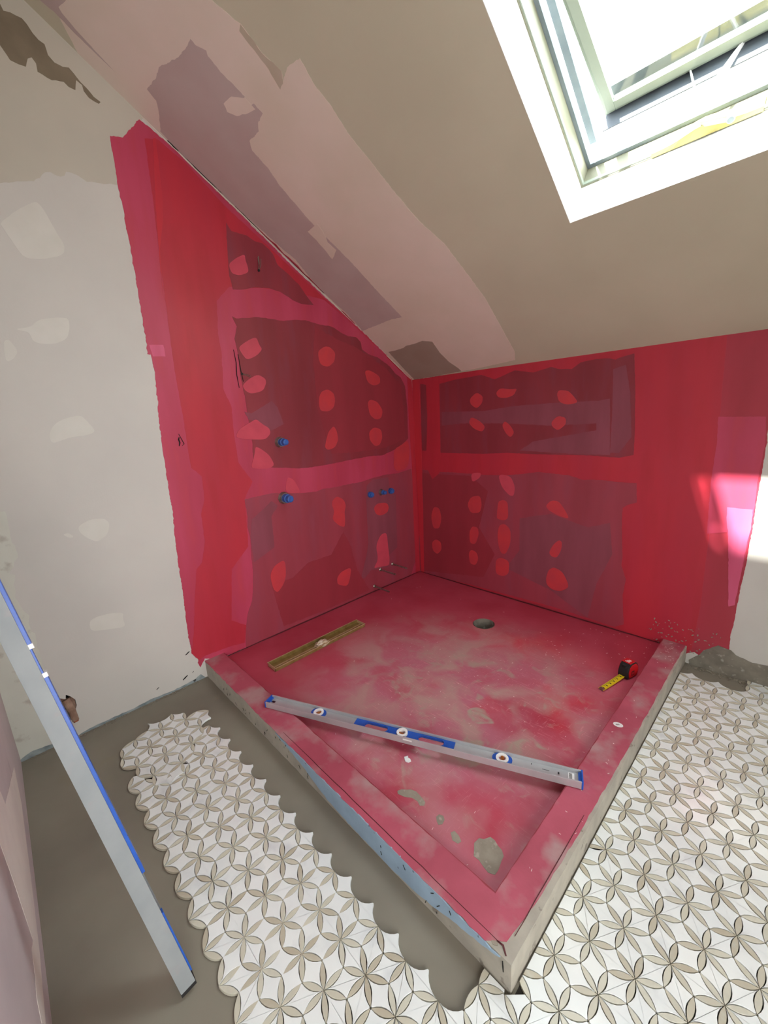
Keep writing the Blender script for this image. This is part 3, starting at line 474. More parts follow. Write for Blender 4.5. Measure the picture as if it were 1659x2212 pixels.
["W","plaster_streak","whiteplaster",1,0.004,[[0.7175,0.3479],[0.7319,0.3978],[0.9552,0.4999],[0.9398,0.317],[0.9408,0.2083],[0.9415,0.1404],[0.9908,0.1684],[1.0249,0.1583],[1.0983,0.1639],[1.1282,0.135],[1.098,0.091],[0.9077,0.0685],[0.6953,0.0766],[0.3988,0.1016],[0.2887,0.1736]],None],
["P","mortar_patch","cement2",1,0.003,[[1.2297,-1.5171],[1.2361,-1.5026],[1.2575,-1.4826],[1.2764,-1.4762],[1.3042,-1.4806],[1.3222,-1.4852],[1.3271,-1.4963],[1.3169,-1.5059],[1.3016,-1.4992],[1.2807,-1.5026],[1.2596,-1.5169],[1.2381,-1.5232]],None],
["P","mortar_patch","cement2",1,0.003,[[1.3783,-1.4998],[1.3795,-1.4878],[1.3921,-1.4819],[1.4023,-1.4894],[1.4061,-1.5051],[1.3987,-1.5144],[1.3885,-1.5097]],None],
["P","mortar_patch","cement2",1,0.003,[[1.4395,-1.5084],[1.4448,-1.4965],[1.4631,-1.4997],[1.4772,-1.5084],[1.474,-1.5201],[1.4568,-1.5234]],None],
["P","mortar_patch","cement2",1,0.003,[[1.5063,-1.4873],[1.5086,-1.4655],[1.5196,-1.4594],[1.5299,-1.4408],[1.5442,-1.4405],[1.5593,-1.4477],[1.5736,-1.4511],[1.5847,-1.4612],[1.5871,-1.477],[1.5933,-1.5043],[1.5927,-1.52],[1.5771,-1.5274],[1.5609,-1.5237],[1.5427,-1.5173],[1.5251,-1.5179]],None],
["T","mortar_patch","cement2",2,0.002,[[1.6389,-1.0648],[1.6348,-1.0353],[1.6516,-1.0228],[1.661,-1.0294],[1.6546,-1.0503],[1.6458,-1.0644]],None],
["T","mortar_patch","cement2",2,0.002,[[1.6547,-1.2589],[1.6585,-1.2408],[1.676,-1.2436],[1.6876,-1.2327],[1.6829,-1.2606],[1.6738,-1.2693]],None],
["T","mortar_patch","cement2",2,0.002,[[1.6884,-1.2738],[1.6984,-1.2598],[1.7161,-1.2656],[1.7214,-1.2716],[1.7084,-1.2773]],None],
["T","mortar_patch","cement2",2,0.002,[[1.6278,-1.4558],[1.6393,-1.4473],[1.6543,-1.4572],[1.6527,-1.4729],[1.6406,-1.4868],[1.632,-1.4856]],None],
["T","mortar_patch","cement2",2,0.002,[[1.6686,-1.6616],[1.6708,-1.6505],[1.681,-1.6496],[1.6865,-1.6618],[1.6774,-1.6672]],None],
["T","mortar_patch","cement2",2,0.002,[[1.6922,-0.861],[1.7095,-0.8275],[1.728,-0.8456],[1.7109,-0.8784],[1.6955,-0.901]],None]]

par = {'L': wall_left, 'B': wall_back, 'C': ceiling, 'W': wall_part}

# ------------------------------------------------------------------ shower pan and curbs
LC, WC, WW, ZC, ZP = 1.671, 1.725, .096, .09, .061
pan = thing('shower_pan', (0, 0, 0), 0, 'square red-coated shower pan with a round drain hole, inside the raised curbs', 'shower pan')
dh = [[.834 + .062 * math.cos(k * math.pi / 14) * (1 + .03 * mn.noise(Vector((k * .9, 0, 0)))), -.393 + .062 * math.sin(k * math.pi / 14)] for k in range(28)]
px1, py0 = WC - WW + .002, -LC + WW - .002
def rip(a, b, k, amp):
    return [[a[0] + (b[0] - a[0]) * t / k, a[1] + (b[1] - a[1]) * t / k] for t in range(k)]
slab('pan_surface', 'F', [[.002, py0], [px1, py0], [px1, -.002], [.002, -.002]], .003, ZP, 'pan', parent=pan, holes=[dh])
bm = bmesh.new()
for k in range(28):
    a0, a1 = k * math.pi / 14, (k + 1) * math.pi / 14
    f = lambda a, r, z: Vector((.834 + r * math.cos(a), -.393 + r * math.sin(a), z))
    def rr(a, z): return .0600 + .0025 * mn.noise(Vector((math.cos(a) * 3, math.sin(a) * 3, z * 60)))
    zs = [ZP + .0008, .05, .04, .025, .01, -.01, -.03, -.058]
    for z0, z1 in zip(zs, zs[1:]):
        vs = [bm.verts.new(f(a0, rr(a0, z0), z0)), bm.verts.new(f(a1, rr(a1, z0), z0)), bm.verts.new(f(a1, rr(a1, z1), z1)), bm.verts.new(f(a0, rr(a0, z1), z1))]
        bm.faces.new(vs)
bmesh.ops.remove_doubles(bm, verts=bm.verts, dist=.0002)
build('drain_hole_wall', bm, 'cement', pan)
bm = bmesh.new(); tube(bm, (.834, -.393, -.062), (.834, -.393, -.057), .062, seg=24); build('drain_bottom', bm, 'dark', pan)
bm = bmesh.new(); tube(bm, (.842, -.389, -.0565), (.842, -.389, -.02), .032, seg=24, cap=False); tube(bm, (.842, -.389, -.0565), (.842, -.389, -.02), .028, seg=24, cap=False)
build('drain_pipe', bm, 'black', pan)

curb = thing('shower_curb', (0, -LC, 0), 0, 'L-shaped raised shower curb, mortar sided with red membrane on top', 'curb')
def world_child(o, p):
    o.parent = p; o.matrix_parent_inverse = p.matrix_world.inverted(); return o
bpy.context.view_layer.update()
outer = [[.001, -LC], [WC, -LC], [WC, -.001], [WC - WW, -.001], [WC - WW, -LC + WW], [.001, -LC + WW]]
def rag(pts, amp, step, seed): return rough_poly(pts, amp, step, seed)
body = slab('curb_body', 'F', rag(outer, .0025, .03, 3), .0005, ZC, 'curbside'); world_child(body, curb)
ins = .012
top = [[.001, -LC - .001], [.5, -LC - .002], [1.3, -LC - .003], [1.66, -LC - .002], [WC - .028, -LC + .03], [WC - .016, -LC + .16], [WC - .009, -LC + .4], [WC - .006, -.8], [WC - .007, -.25], [WC - .006, -.001], [WC - WW - .001, -.001], [WC - WW - .001, -LC + WW + .001], [.001, -LC + WW + .001]]
world_child(slab('curb_membrane', 'F', rag(top, .005, .02, 5), ZC, ZC + .0016, 'curbcoat'), curb)
innr = slab('curb_inner_coat', 'F', [[WC - WW - .0035, -LC + WW + .004], [WC - WW + .004, -LC + WW - .004], [WC - WW + .004, -.002], [WC - WW - .0035, -.002]], ZP + .0005, ZC + .0012, 'redwash'); world_child(innr, curb)
innr = slab('curb_inner_coat', 'F', [[.002, -LC + WW - .004], [WC - WW - .001, -LC + WW - .004], [WC - WW - .001, -LC + WW + .0035], [.002, -LC + WW + .0035]], ZP + .0005, ZC + .0012, 'redwash'); world_child(innr, curb)
# blue board face showing along the outer long side
FR['O'] = (Vector((0, -LC, 0)), Vector((1, 0, 0)), Vector((0, 0, 1)), Vector((0, -1, 0)))
FR['OR'] = (Vector((WC, 0, 0)), Vector((0, 1, 0)), Vector((0, 0, 1)), Vector((1, 0, 0)))
bl = [[.72, .086], [.9, .06], [1.05, .02], [1.2, .012], [1.36, .012], [1.44, .018], [1.5, .03], [1.56, .05], [1.62, .062], [1.69, .082], [1.7, .089], [1.3, .091], [.9, .090]]
world_child(slab('blue_board_face', 'O', rag(bl, .006, .012, 9), .0015, .0042, 'blueside'), curb)
bm = bmesh.new()
random.seed(4)
for k in range(26):
    x = random.uniform(.2, 1.66); z = random.uniform(.02, .08); l = random.uniform(.004, .016); a = random.uniform(-.9, .9)
    box(bm, (-.0009, -.0005, -l / 2), (.0009, .0005, l / 2), mtx=Matrix.Translation((x, -LC - .0048, z)) @ Matrix.Rotation(a, 4, 'Y'))
o = build('scratches', bm, 'dark', kind='stuff'); world_child(o, curb)

for idx, (sf, nm, mt, lay, amp, pts, lab) in enumerate(SHEETS):
    h = .0004 + .00045 * lay + (idx % 40) * 1e-5
    parent = par.get(sf)
    if sf == 'P': parent = pan
    step = .007 if nm in ('waterproof_membrane', 'joint_compound_band', 'purple_board_patch') else .012
    if 'spot' in nm:      # trowel spots have rounded corners
        for _ in range(2):
            q_ = []
            for k in range(len(pts)):
                a_, b_ = pts[k], pts[(k + 1) % len(pts)]
                q_ += [[a_[0] * .8 + b_[0] * .2, a_[1] * .8 + b_[1] * .2], [a_[0] * .2 + b_[0] * .8, a_[1] * .2 + b_[1] * .8]]
            pts = q_
        step = .02
    R_ = rough_poly(pts, amp, step, idx + 1)
    if sf in ('B', 'C', 'W'): R_ = [Vector((max(p.x, .0005), p.y)) for p in R_]
    if sf == 'C': R_ = [Vector((p.x, max(p.y, .0))) for p in R_]
    if sf == 'L': R_ = [Vector((min(p.x, -.0005), min(p.y, HK - .635 * p.x + .004))) for p in R_]
    if sf == 'B': R_ = [Vector((p.x, min(p.y, HK + .002))) for p in R_]
    o = slab(nm, sf, R_, 0.0002 if sf not in ('T',) else .0005, h, mt, parent=None if sf == 'T' else parent)
    if sf == 'T': world_child(o, curb)

# crack and stray lines on the walls
def crack(surf, pts, wd, parent, m='dark', h=.0048, name='crack'):
    O, e1, e2, nn = FR[surf]
    L_ = []; R_ = []
    for i, p in enumerate(pts):
        a = Vector(pts[max(0, i - 1)]); b = Vector(pts[min(len(pts) - 1, i + 1)])
        d = (b - a).normalized(); n2 = Vector((-d.y, d.x))
        ww = wd * (.35 + .65 * math.sin(math.pi * (i + .5) / len(pts)))
        L_.append(Vector(p) + n2 * ww / 2); R_.append(Vector(p) - n2 * ww / 2)
    return slab(name, surf, L_ + R_[::-1], h - .0012, h, m, parent)

# ------------------------------------------------------------------ mosaic tiling
A_ = .09644712
RO = Vector((1.86071041, -1.54343557)); RA = math.radians(-.2156)
LO = Vector((1.01154846, -2.04564219)); LA = math.radians(1.1665)
def latp(O, ang, i, j):
    return O + Vector((math.cos(ang), math.sin(ang))) * A_ * i + Vector((math.cos(ang + math.pi / 3), math.sin(ang + math.pi / 3))) * A_ * j
def node(i, j):
    pr = latp(RO, RA, i, j); pl = latp(LO, LA, i + 6, j + 6)
    t = max(0, min(1, (pr.x - 1.1) / .35)); t = t * t * (3 - 2 * t)
    if i + j / 2 > -2.06: t = 1
    return pl.lerp(pr, t)
PL = A_ / math.sqrt(3)
GAP = .0012
def petal_outline():
    a = PL / 2 - .0012; s = .134 * PL - GAP
    top_ = [Vector((-a + 2 * a * k / 6, 4 * s * (k / 6) * (1 - k / 6))) for k in range(0, 7)]
    bot = [Vector((a - 2 * a * k / 6, -4 * s * (k / 6) * (1 - k / 6))) for k in range(1, 6)]
    return top_ + bot
def diamond_outline():
    a = A_ / 2; b = PL / 2
    s = .134 * PL + GAP
    cor = [Vector((a, 0)), Vector((0, b)), Vector((-a, 0)), Vector((0, -b))]
    out = []
    for k in range(4):
        p, q = cor[k], cor[(k + 1) % 4]
        d = (q - p); nn = Vector((-d.y, d.x)).normalized()   # towards the centre for ccw order
        ts = (.1, .24, .4, .6, .8, .955) if k % 2 == 0 else (.045, .2, .4, .6, .76, .9)
        for t in ts:
            out.append(p + d * t + nn * 4 * s * t * (1 - t))
    # cusps at the long ends
    res = []
    for p in out: res.append(p)
    return res
def piece_mesh(name, outl, thick, ch=.0004):
    bm = bmesh.new()
    c = sum(outl, Vector((0, 0))) / len(outl)
    lo_ = [bm.verts.new((p.x, p.y, 0)) for p in outl]
    md = [bm.verts.new((p.x, p.y, thick - ch)) for p in outl]
    ins_ = []
    for i, p in enumerate(outl):
        a, b = outl[i - 1], outl[(i + 1) % len(outl)]
        d = (b - a)
        nn = Vector((-d.y, d.x)).normalized() if d.length > 1e-7 else Vector((0, 0))
        ins_.append(p + nn * ch)
    tp = [bm.verts.new((p.x, p.y, thick)) for p in ins_]
    n = len(outl)
    for i in range(n):
        j = (i + 1) % n
        bm.faces.new((lo_[i], lo_[j], md[j], md[i])); bm.faces.new((md[i], md[j], tp[j], tp[i]))
    bm.faces.new(tp)
    me = bpy.data.meshes.new(name)
    bm.to_mesh(me); bm.free()
    return me
def ccw(P):
    ar = sum(P[i].x * P[(i + 1) % len(P)].y - P[(i + 1) % len(P)].x * P[i].y for i in range(len(P)))
    return P if ar > 0 else P[::-1]
OUT = {'petal': ccw(petal_outline()), 'diamond': ccw(diamond_outline())}
TH = .008
ME = {k: piece_mesh(k + '_tile', OUT[k], TH) for k in OUT}
ME['petal'].materials.append(MT['petal']); ME['diamond'].materials.append(MT['marble'])
def clip(P, nx, ny, c):       # keep nx*x+ny*y>=c
    out = []
    for i in range(len(P)):
        a, b = P[i], P[(i + 1) % len(P)]
        da, db = nx * a.x + ny * a.y - c, nx * b.x + ny * b.y - c
        if da >= 0: out.append(a)
        if (da >= 0) != (db >= 0): out.append(a.lerp(b, da / (da - db)))
    return out
def elements(nf, irange, jrange):
    for i in irange:
        for j in jrange:
            A0 = nf(i, j)
            for di, dj in ((1/3, 1/3), (-1/3, 2/3), (-2/3, 1/3), (-1/3, -1/3), (1/3, -2/3), (2/3, -1/3)):
                B0 = nf(i + di, j + dj)
                yield 'petal', i + di / 2, j + dj / 2, (A0 + B0) / 2, math.atan2((B0 - A0).y, (B0 - A0).x)
            for di, dj in ((1, 0), (0, 1), (-1, 1)):
                A1 = nf(i + di, j + dj)
                yield 'diamond', i + di / 2, j + dj / 2, (A0 + A1) / 2, math.atan2((A1 - A0).y, (A1 - A0).x)
def inside(p, poly):
    c = False
    for i in range(len(poly)):
        a, b = poly[i], poly[i - 1]
        if (a[1] > p.y) != (b[1] > p.y) and p.x < (b[0] - a[0]) * (p.y - a[1]) / (b[1] - a[1]) + a[0]: c = not c
    return c
RP = [(.20, -2.04), (.27, -2.145), (.34, -2.15), (.42, -2.115), (.515, -2.075), (.553, -2.0), (.535, -1.95), (.495, -1.905), (.44, -1.875), (.36, -1.82), (.26, -1.78), (.20, -1.9)]
def edge_dist(p):
    m = 9
    for k in range(len(RP)):
        a, b = Vector(RP[k - 1]), Vector(RP[k]); d = b - a
        t_ = max(0, min(1, (p - a).dot(d) / d.dot(d))); m = min(m, (a + d * t_ - p).length)
    return m
def project(p):
    d = Vector((p.x, p.y, 0)) - Vector(M.col[3][:3])
    x = sum(CR[0][k] * d[k] for k in range(3)); y = sum(CR[1][k] * d[k] for k in range(3)); z = sum(CR[2][k] * d[k] for k in range(3))
    return (829.5 + 887.5 * x / z, 1106 + 887.5 * y / z, z) if z > .1 else (9e9, 9e9, z)
strip, field, rotd = [], [], []
for kd, ci, cj, c, ang in elements(node, range(-18, 12), range(-9, 22)):
    xc = ci + cj / 2
    low = cj <= -2.95 if kd == 'diamond' else cj < -3.05
    if c.x > 2.32 or cj < (-6.9 if kd == 'petal' else -6.6): continue
    if xc > -2.06:
        if c.y > -.16 and cj > (17.05 if kd == 'diamond' else 16.95) and xc < .95: continue
        if c.y > .01 or c.x > 2.3: continue
        if c.x < 1.66 and c.y > -1.66: continue
        px = project(c)
        if px[2] < .35: continue
        field.append((kd, c, ang, px[2]))
    elif low:
        if c.x < .34 or (inside(c, RP) and edge_dist(c) > .017): continue
        if c.x < .40 and -2.09 < c.y < -1.88: continue
        strip.append((kd, c, ang, project(c)[2]))
def rnode(i, j): return latp(Vector((.4130, -1.9940)), math.radians(19.3), i, j)
for kd, ci, cj, c, ang in elements(rnode, range(-5, 6), range(-4, 5)):
    if inside(c, RP): rotd.append((kd, c, ang, project(c)[2]))

def dedupe(E):
    seen, out = set(), []
    D_ = [e[1] for e in E if e[0] == 'diamond']
    E = [e for e in E if e[0] == 'diamond' or any(abs(d.x - e[1].x) < .033 and abs(d.y - e[1].y) < .033 and (d - e[1]).length < .031 for d in D_)]
    for e in E:
        k = (e[0], round(e[1].x, 4), round(e[1].y, 4))
        if k not in seen: seen.add(k); out.append(e)
    return out

def tiling(root, E, z0, limit=300, seed=1):
    rnd = random.Random(seed)
    E = sorted(dedupe(E), key=lambda e: e[3])
    cnt = {'petal': 0, 'diamond': 0}
    rest = {'petal': [], 'diamond': []}
    for kd, c, ang, dep in E:
        dz = rnd.uniform(-.0003, .0003); da = rnd.uniform(-.012, .012)
        P = [Vector((c.x + p.x * math.cos(ang) - p.y * math.sin(ang), c.y + p.x * math.sin(ang) + p.y * math.cos(ang))) for p in OUT[kd]]
        cut = None
        if root['_f']:
            if c.y > -1.71 and min(p.x for p in P) < WC + .0045 and max(p.y for p in P) > -LC - .004:
                if c.x > WC - .03 or c.y > -LC: cut = clip(P, 1, 0, WC + .0045) if c.y > -1.655 else P
                else: cut = clip(P, 0, -1, LC + .0055)
                if max(p.x for p in P) > WC + .0045 and min(p.y for p in P) < -LC - .004 and max(p.y for p in P) > -LC - .004 and min(p.x for p in P) < WC + .0045: cut = clip(P, 1, -1, WC + LC + .005)
                elif c.y <= -1.655 and cut is P: cut = clip(P, 0, -1, LC + .0055)
            if max(p.y for p in P) > -.004:
                cut = clip(cut or P, 0, -1, .004)
            if cut is not None and len(cut) < 3: continue
        if cut is not None:
            ar = abs(sum(cut[i].x * cut[(i + 1) % len(cut)].y - cut[(i + 1) % len(cut)].x * cut[i].y for i in range(len(cut)))) / 2
            if ar < 6e-5: continue
        if cnt[kd] >= limit:
            rest[kd].append(cut or P); continue
        cnt[kd] += 1
        if cut is not None:
            cc = sum(cut, Vector((0, 0))) / len(cut)
            me = piece_mesh(kd + '_tile', ccw([p - cc for p in cut]), TH, .0003)
            me.materials.append(MT['petal'] if kd == 'petal' else MT['marble'])
            o = bpy.data.objects.new(kd + '_tile', me); o.location = (cc.x, cc.y, z0 + dz)
        else:
            o = bpy.data.objects.new(kd + '_tile', ME[kd]); o.location = (c.x, c.y, z0 + dz)
            o.rotation_euler = (rnd.uniform(-.004, .004), rnd.uniform(-.004, .004), ang + da)
        COL.objects.link(o)
        o.parent = root
    for kd in rest:
        if not rest[kd]: continue
        bm = bmesh.new()
        for P in rest[kd]:
            P = ccw(P); n = len(P)
            a = [bm.verts.new((p.x, p.y, z0)) for p in P]; b = [bm.verts.new((p.x, p.y, z0 + TH)) for p in P]
            for i in range(n):
                bm.faces.new((a[i], a[(i + 1) % n], b[(i + 1) % n], b[i]))
            bm.faces.new(b)
        build(kd + '_tiles_beyond', bm, 'petal_i' if kd == 'petal' else 'marble', root, kind='stuff')
    del root['_f']
    return cnt

def tiling_root(name, label, flag):
    r = thing(name, (0, 0, 0), 0, label, 'floor tiles')
    r['_f'] = flag
    return r
r1 = tiling_root('mosaic_tile_field', 'flower mosaic floor of white marble diamonds and beige petals, right of the curb', True)
print('FIELD', len(field), tiling(r1, field, .0012, 300, 1))
r2 = tiling_root('mosaic_tile_strip', 'long scalloped strip of flower mosaic tiles left of and before the curb', False)
print('STRIP', len(strip), tiling(r2, strip, .0012, 300, 2))
r3 = tiling_root('mosaic_tile_sheet', 'small turned flower mosaic sheet at the far left end of the tile strip', False)
print('ROT', len(rotd), tiling(r3, rotd, .0036, 300, 3))
# net backing under the sheets
def hullpoly(E):
    return None
slab('mesh_backing', 'F', [[.45, -2.10], [1.28, -2.095], [1.3, -2.09], [2.3, -2.09], [2.3, -.14], [WC + .006, -.14], [WC + .006, -LC - .03], [1.69, -1.74], [1.66, -1.80], [1.1, -1.825], [.55, -1.84]], .0003, .0011, 'net', parent=r2)

# ------------------------------------------------------------------ spirit level lying across the curbs
Lv = thing('spirit_level', (.566, -1.6325, ZC + .0036), math.radians(24.056),
           'long aluminium spirit level with blue handle section lying across both curbs', 'spirit level')
LL, LW, LH = 1.21, .05, .0255
# web with openings (drawn in x,y; holes for vials and handles)
def stadium(x0, x1, yc, r, n=7):
    return [[x1 - r + r * math.cos(a), yc + r * math.sin(a)] for a in [(-.5 + k / n) * math.pi for k in range(n + 1)]] + \
           [[x0 + r + r * math.cos(a), yc + r * math.sin(a)] for a in [(.5 + k / n) * math.pi for k in range(n + 1)]]
def circ(x, y, r, n=20): return [[x + r * math.cos(2 * math.pi * k / n), y + r * math.sin(2 * math.pi * k / n)] for k in range(n)]
def plate(name, outer_, holes_, z0, z1, m, parent):
    bm = tess([outer_] + holes_, lambda p, h: Vector((p[0], p[1], h)), z0, z1)
    return build(name, bm, m, parent)
yc = LW / 2
h1, h2 = (.449, .55), (.664, .766)
plate('web', [[.004, .003], [LL - .004, .003], [LL - .004, LW - .003], [.004, LW - .003]],
      [circ(.247, yc, .0165), circ(.605, yc, .0165), circ(.964, yc, .0165), stadium(*h1, yc, .0165), stadium(*h2, yc, .0165), stadium(.012, .034, yc + .002, .006)], .010, .0135, 'aluminium', Lv)
for y0, y1 in ((0, .0042), (LW - .0042, LW)):
    bm = bmesh.new(); box(bm, (.003, y0, 0), (LL - .003, y1, LH), .0006)
    if y0 == 0:
        pass
    build('flange', bm, 'aluminium', Lv)
for x0, x1 in ((-.001, .0045), (LL - .0045, LL + .001)):
    bm = bmesh.new(); box(bm, (x0, -.0008, -.0005), (x1, LW + .0008, LH + .0006), .0012)
    x2, x3 = (x1, x1 + .008) if x0 < .1 else (x0 - .008, x0)
    box(bm, (x2, .005, .006), (x3, LW - .005, .019), .001)
    build('end_cap', bm, 'blue', Lv)
ix0, ix1 = .41, .80
plate('handle_insert', [[ix0, .0045], [ix1, .0045], [ix1, LW - .0045], [ix0, LW - .0045]], [stadium(h1[0] + .002, h1[1] - .002, yc, .0145), stadium(h2[0] + .002, h2[1] - .002, yc, .0145), circ(.605, yc, .0155)], .008, .0165, 'blue', Lv)
for a, b in (h1, h2):
    plate('handle_rim', stadium(a - .003, b + .003, yc, .0188), [stadium(a + .003, b - .003, yc, .0142)], .0165, .0185, 'blue', Lv)
for k, xv in enumerate((.247, .605, .964)):
    if k != 1:
        plate('vial_bezel', stadium(xv - .033, xv + .033, yc, .0206, 9), [circ(xv, yc, .0165)], .0135, .0175, 'blue', Lv)
    rg = plate('vial_ring', circ(xv, yc, .0208, 28), [stadium(xv - .0125, xv + .0125, yc, .0105)], .0136, .0236 if k == 1 else .0205, 'whiteplastic', Lv)
    bm = bmesh.new()
    an = {0: math.pi / 4, 1: 0.0, 2: math.pi / 2}[k]
    dx, dy = math.cos(an) * .0125, math.sin(an) * .0125
    tube(bm, (xv - dx, yc - dy, .0125), (xv + dx, yc + dy, .0125), .0066, seg=12)
    vv = build('vial', bm, 'amber', Lv, smooth=False)
    bm = bmesh.new()
    for s in (-.3, .3):
        tube(bm, (xv + dx * (s - .03), yc + dy * (s - .03), .0125), (xv + dx * (s + .03), yc + dy * (s + .03), .0125), .0068, seg=12)
    build('vial_line', bm, 'print', vv)
st = plate('barcode_label', [[1.168, .009], [1.186, .009], [1.186, LW - .010], [1.168, LW - .010]], [], .0135, .0139, 'whiteplastic', Lv)
bm = bmesh.new(); random.seed(9)
yy = .012
while yy < LW - .014:
    hgt = random.choice((.0004, .0008, .0012)); box(bm, (1.1705, yy, .0139), (1.1795, yy + hgt, .0141)); yy += hgt + .0009
build('barcode', bm, 'print', st, kind='stuff')
bm = bmesh.new(); box(bm, (1.0555, .034, .0135), (1.0575, .040, .0139)); box(bm, (1.09, .026, .0135), (1.112, .0275, .0139)); box(bm, (1.137, .022, .0135), (1.142, .031, .0139)); build('ink_marks', bm, 'print', Lv, kind='stuff')
bm = bmesh.new(); box(bm, (.84, .0355, .0135), (.93, .0405, .0140)); 

bm.free()
bm = bmesh.new(); box(bm, (.616, -.0006, .014), (.650, .0002, .019)); build('window_slot', bm, 'whiteplastic', Lv)

# ------------------------------------------------------------------ long level leaning on the partition wall
F0 = Vector((1.2081, -2.1913, .0135)); ax = Vector((-.208, -.143, .968)).normalized()
wv = Vector((-.009, .989, .144)); wv = (wv - ax * wv.dot(ax)).normalized()
tv = Vector((-.978, .021, -.207)); tv = (tv - ax * tv.dot(ax) - wv * tv.dot(wv)).normalized()
if wv.cross(tv).dot(ax) < 0: hand = -1
else: hand = 1
MB_ = Matrix(((wv.x, tv.x, ax.x, F0.x), (wv.y, tv.y, ax.y, F0.y), (wv.z, tv.z, ax.z, F0.z), (0, 0, 0, 1)))
Ls = thing('leaning_spirit_level', (0, 0, 0), label='tall aluminium level with blue side inserts leaning on the left partition wall', cat='spirit level', mw=Matrix.Translation(F0))
bpy.context.view_layer.update()
def lean(name, lo, hi, m, bev=.0008):
    bm = bmesh.new(); box(bm, lo, hi, bev, mtx=MB_); o = build(name, bm, m); world_child(o, Ls); return o
lean('front_flange', (0, 0, .004), (.032, .004, 1.44), 'alu_dull')
lean('rear_flange', (0, .051, .004), (.032, .055, 1.44), 'alu_dull')
lean('web', (.012, .004, .004), (.018, .051, 1.44), 'aluminium')
lean('end_cap', (-.0006, -.0006, -.002), (.0326, .0556, .006), 'black', .001)
lean('end_cap', (-.0006, -.0006, 1.438), (.0326, .0556, 1.446), 'black', .001)
for z0, z1 in ((.31, .80), (.872, 1.40)):
    lean('blue_insert', (.018, .0042, z0), (.0385, .030, z1), 'blue')
lean('blue_insert', (.018, .0042, .03), (.0352, .020, .20), 'blue')
lean('blue_insert', (.018, .0042, .808), (.0352, .020, .864), 'blue')
for z0 in (.868, .804):
    lean('white_vial_block', (.018, .0036, z0 - .005), (.040, .02, z0 + .005), 'whiteplastic')

# ------------------------------------------------------------------ brass channel drain insert
B0, B1 = Vector((.292, -1.453)), Vector((.289, -.864))
Br = thing('brass_drain_channel', ((B0.x + B1.x) / 2, (B0.y + B1.y) / 2, ZP + .0006), 0, 'narrow brass channel drain tray lying in the pan by the left wall', 'drain tray')
hw, hl, hh = .036, .295, .02
bm = bmesh.new(); box(bm, (-hw, -hl, 0), (hw, hl, .003), .0005); build('tray_bottom', bm, 'brass', Br)
for s in (-1, 1):
    bm = bmesh.new(); x0, x1 = sorted((s * hw, s * (hw - .003))); box(bm, (x0, -hl, .003), (x1, hl, hh), .0004)
    x0, x1 = sorted((s * hw, s * (hw + .004)))
    build('side_wall', bm, 'brass', Br)
    bm = bmesh.new(); box(bm, (x0, -hl - .002, hh - .002), (x1, hl + .002, hh + .0005), .0003); build('rim', bm, 'brassrim', Br)
    bm = bmesh.new(); y0, y1 = sorted((s * hl, s * (hl - .003))); box(bm, (-hw, y0, .003), (hw, y1, hh), .0004); build('end_wall', bm, 'brassrim', Br)
bm = bmesh.new(); box(bm, (-.004, -hl + .003, .003), (.004, hl - .003, .0045), .0005); build('centre_rib', bm, 'brassrim', Br)
bm = bmesh.new()
random.seed(3)
bmesh.ops.create_icosphere(bm, subdivisions=3, radius=1)
for v in bm.verts:
    f = 1 + .35 * mn.noise(v.co * 2.2) + .15 * mn.noise(v.co * 6)
    v.co = Vector((v.co.x * .030 * f + .012, v.co.y * .042 * f + .005, max(0, v.co.z * .022 * f) + .008))
build('crumpled_tape', bm, 'tapeblob', Br)

# ------------------------------------------------------------------ tape measure
Tp = thing('tape_measure', (1.578, -.385, ZP + .0008), math.radians(60), 'red and black tape measure with yellow blade pulled out, beside the right curb', 'tape measure')
# local x: from case towards blade end is -x ; build in local frame: blade direction
bdir = Vector((1.49, -.582)) - Vector((1.5375, -.402))
Tp.rotation_euler = (0, 0, math.atan2(-bdir.y, -bdir.x))
def prism(bm, prof, y0, y1):
    a = [bm.verts.new((x, y0, z)) for x, z in prof]; b = [bm.verts.new((x, y1, z)) for x, z in prof]
    n = len(prof)
    for i in range(n): bm.faces.new((a[i], a[(i + 1) % n], b[(i + 1) % n], b[i]))
    bm.faces.new(a[::-1]); bm.faces.new(b)
# case lying on its side: profile in (x,y) extruded in z
def flat(bm, prof, z0, z1, bev=0):
    a = [bm.verts.new((x, y, z0)) for x, y in prof]; b = [bm.verts.new((x, y, z1)) for x, y in prof]
    n = len(prof); fs = []
    for i in range(n): fs.append(bm.faces.new((a[i], a[(i + 1) % n], b[(i + 1) % n], b[i])))
    fs.append(bm.faces.new(a[::-1])); fs.append(bm.faces.new(b))
    if bev:
        bmesh.ops.bevel(bm, geom=list(b and {e for v in b for e in v.link_edges if e.other_vert(v) in b}), offset=bev, segments=3, affect='EDGES')
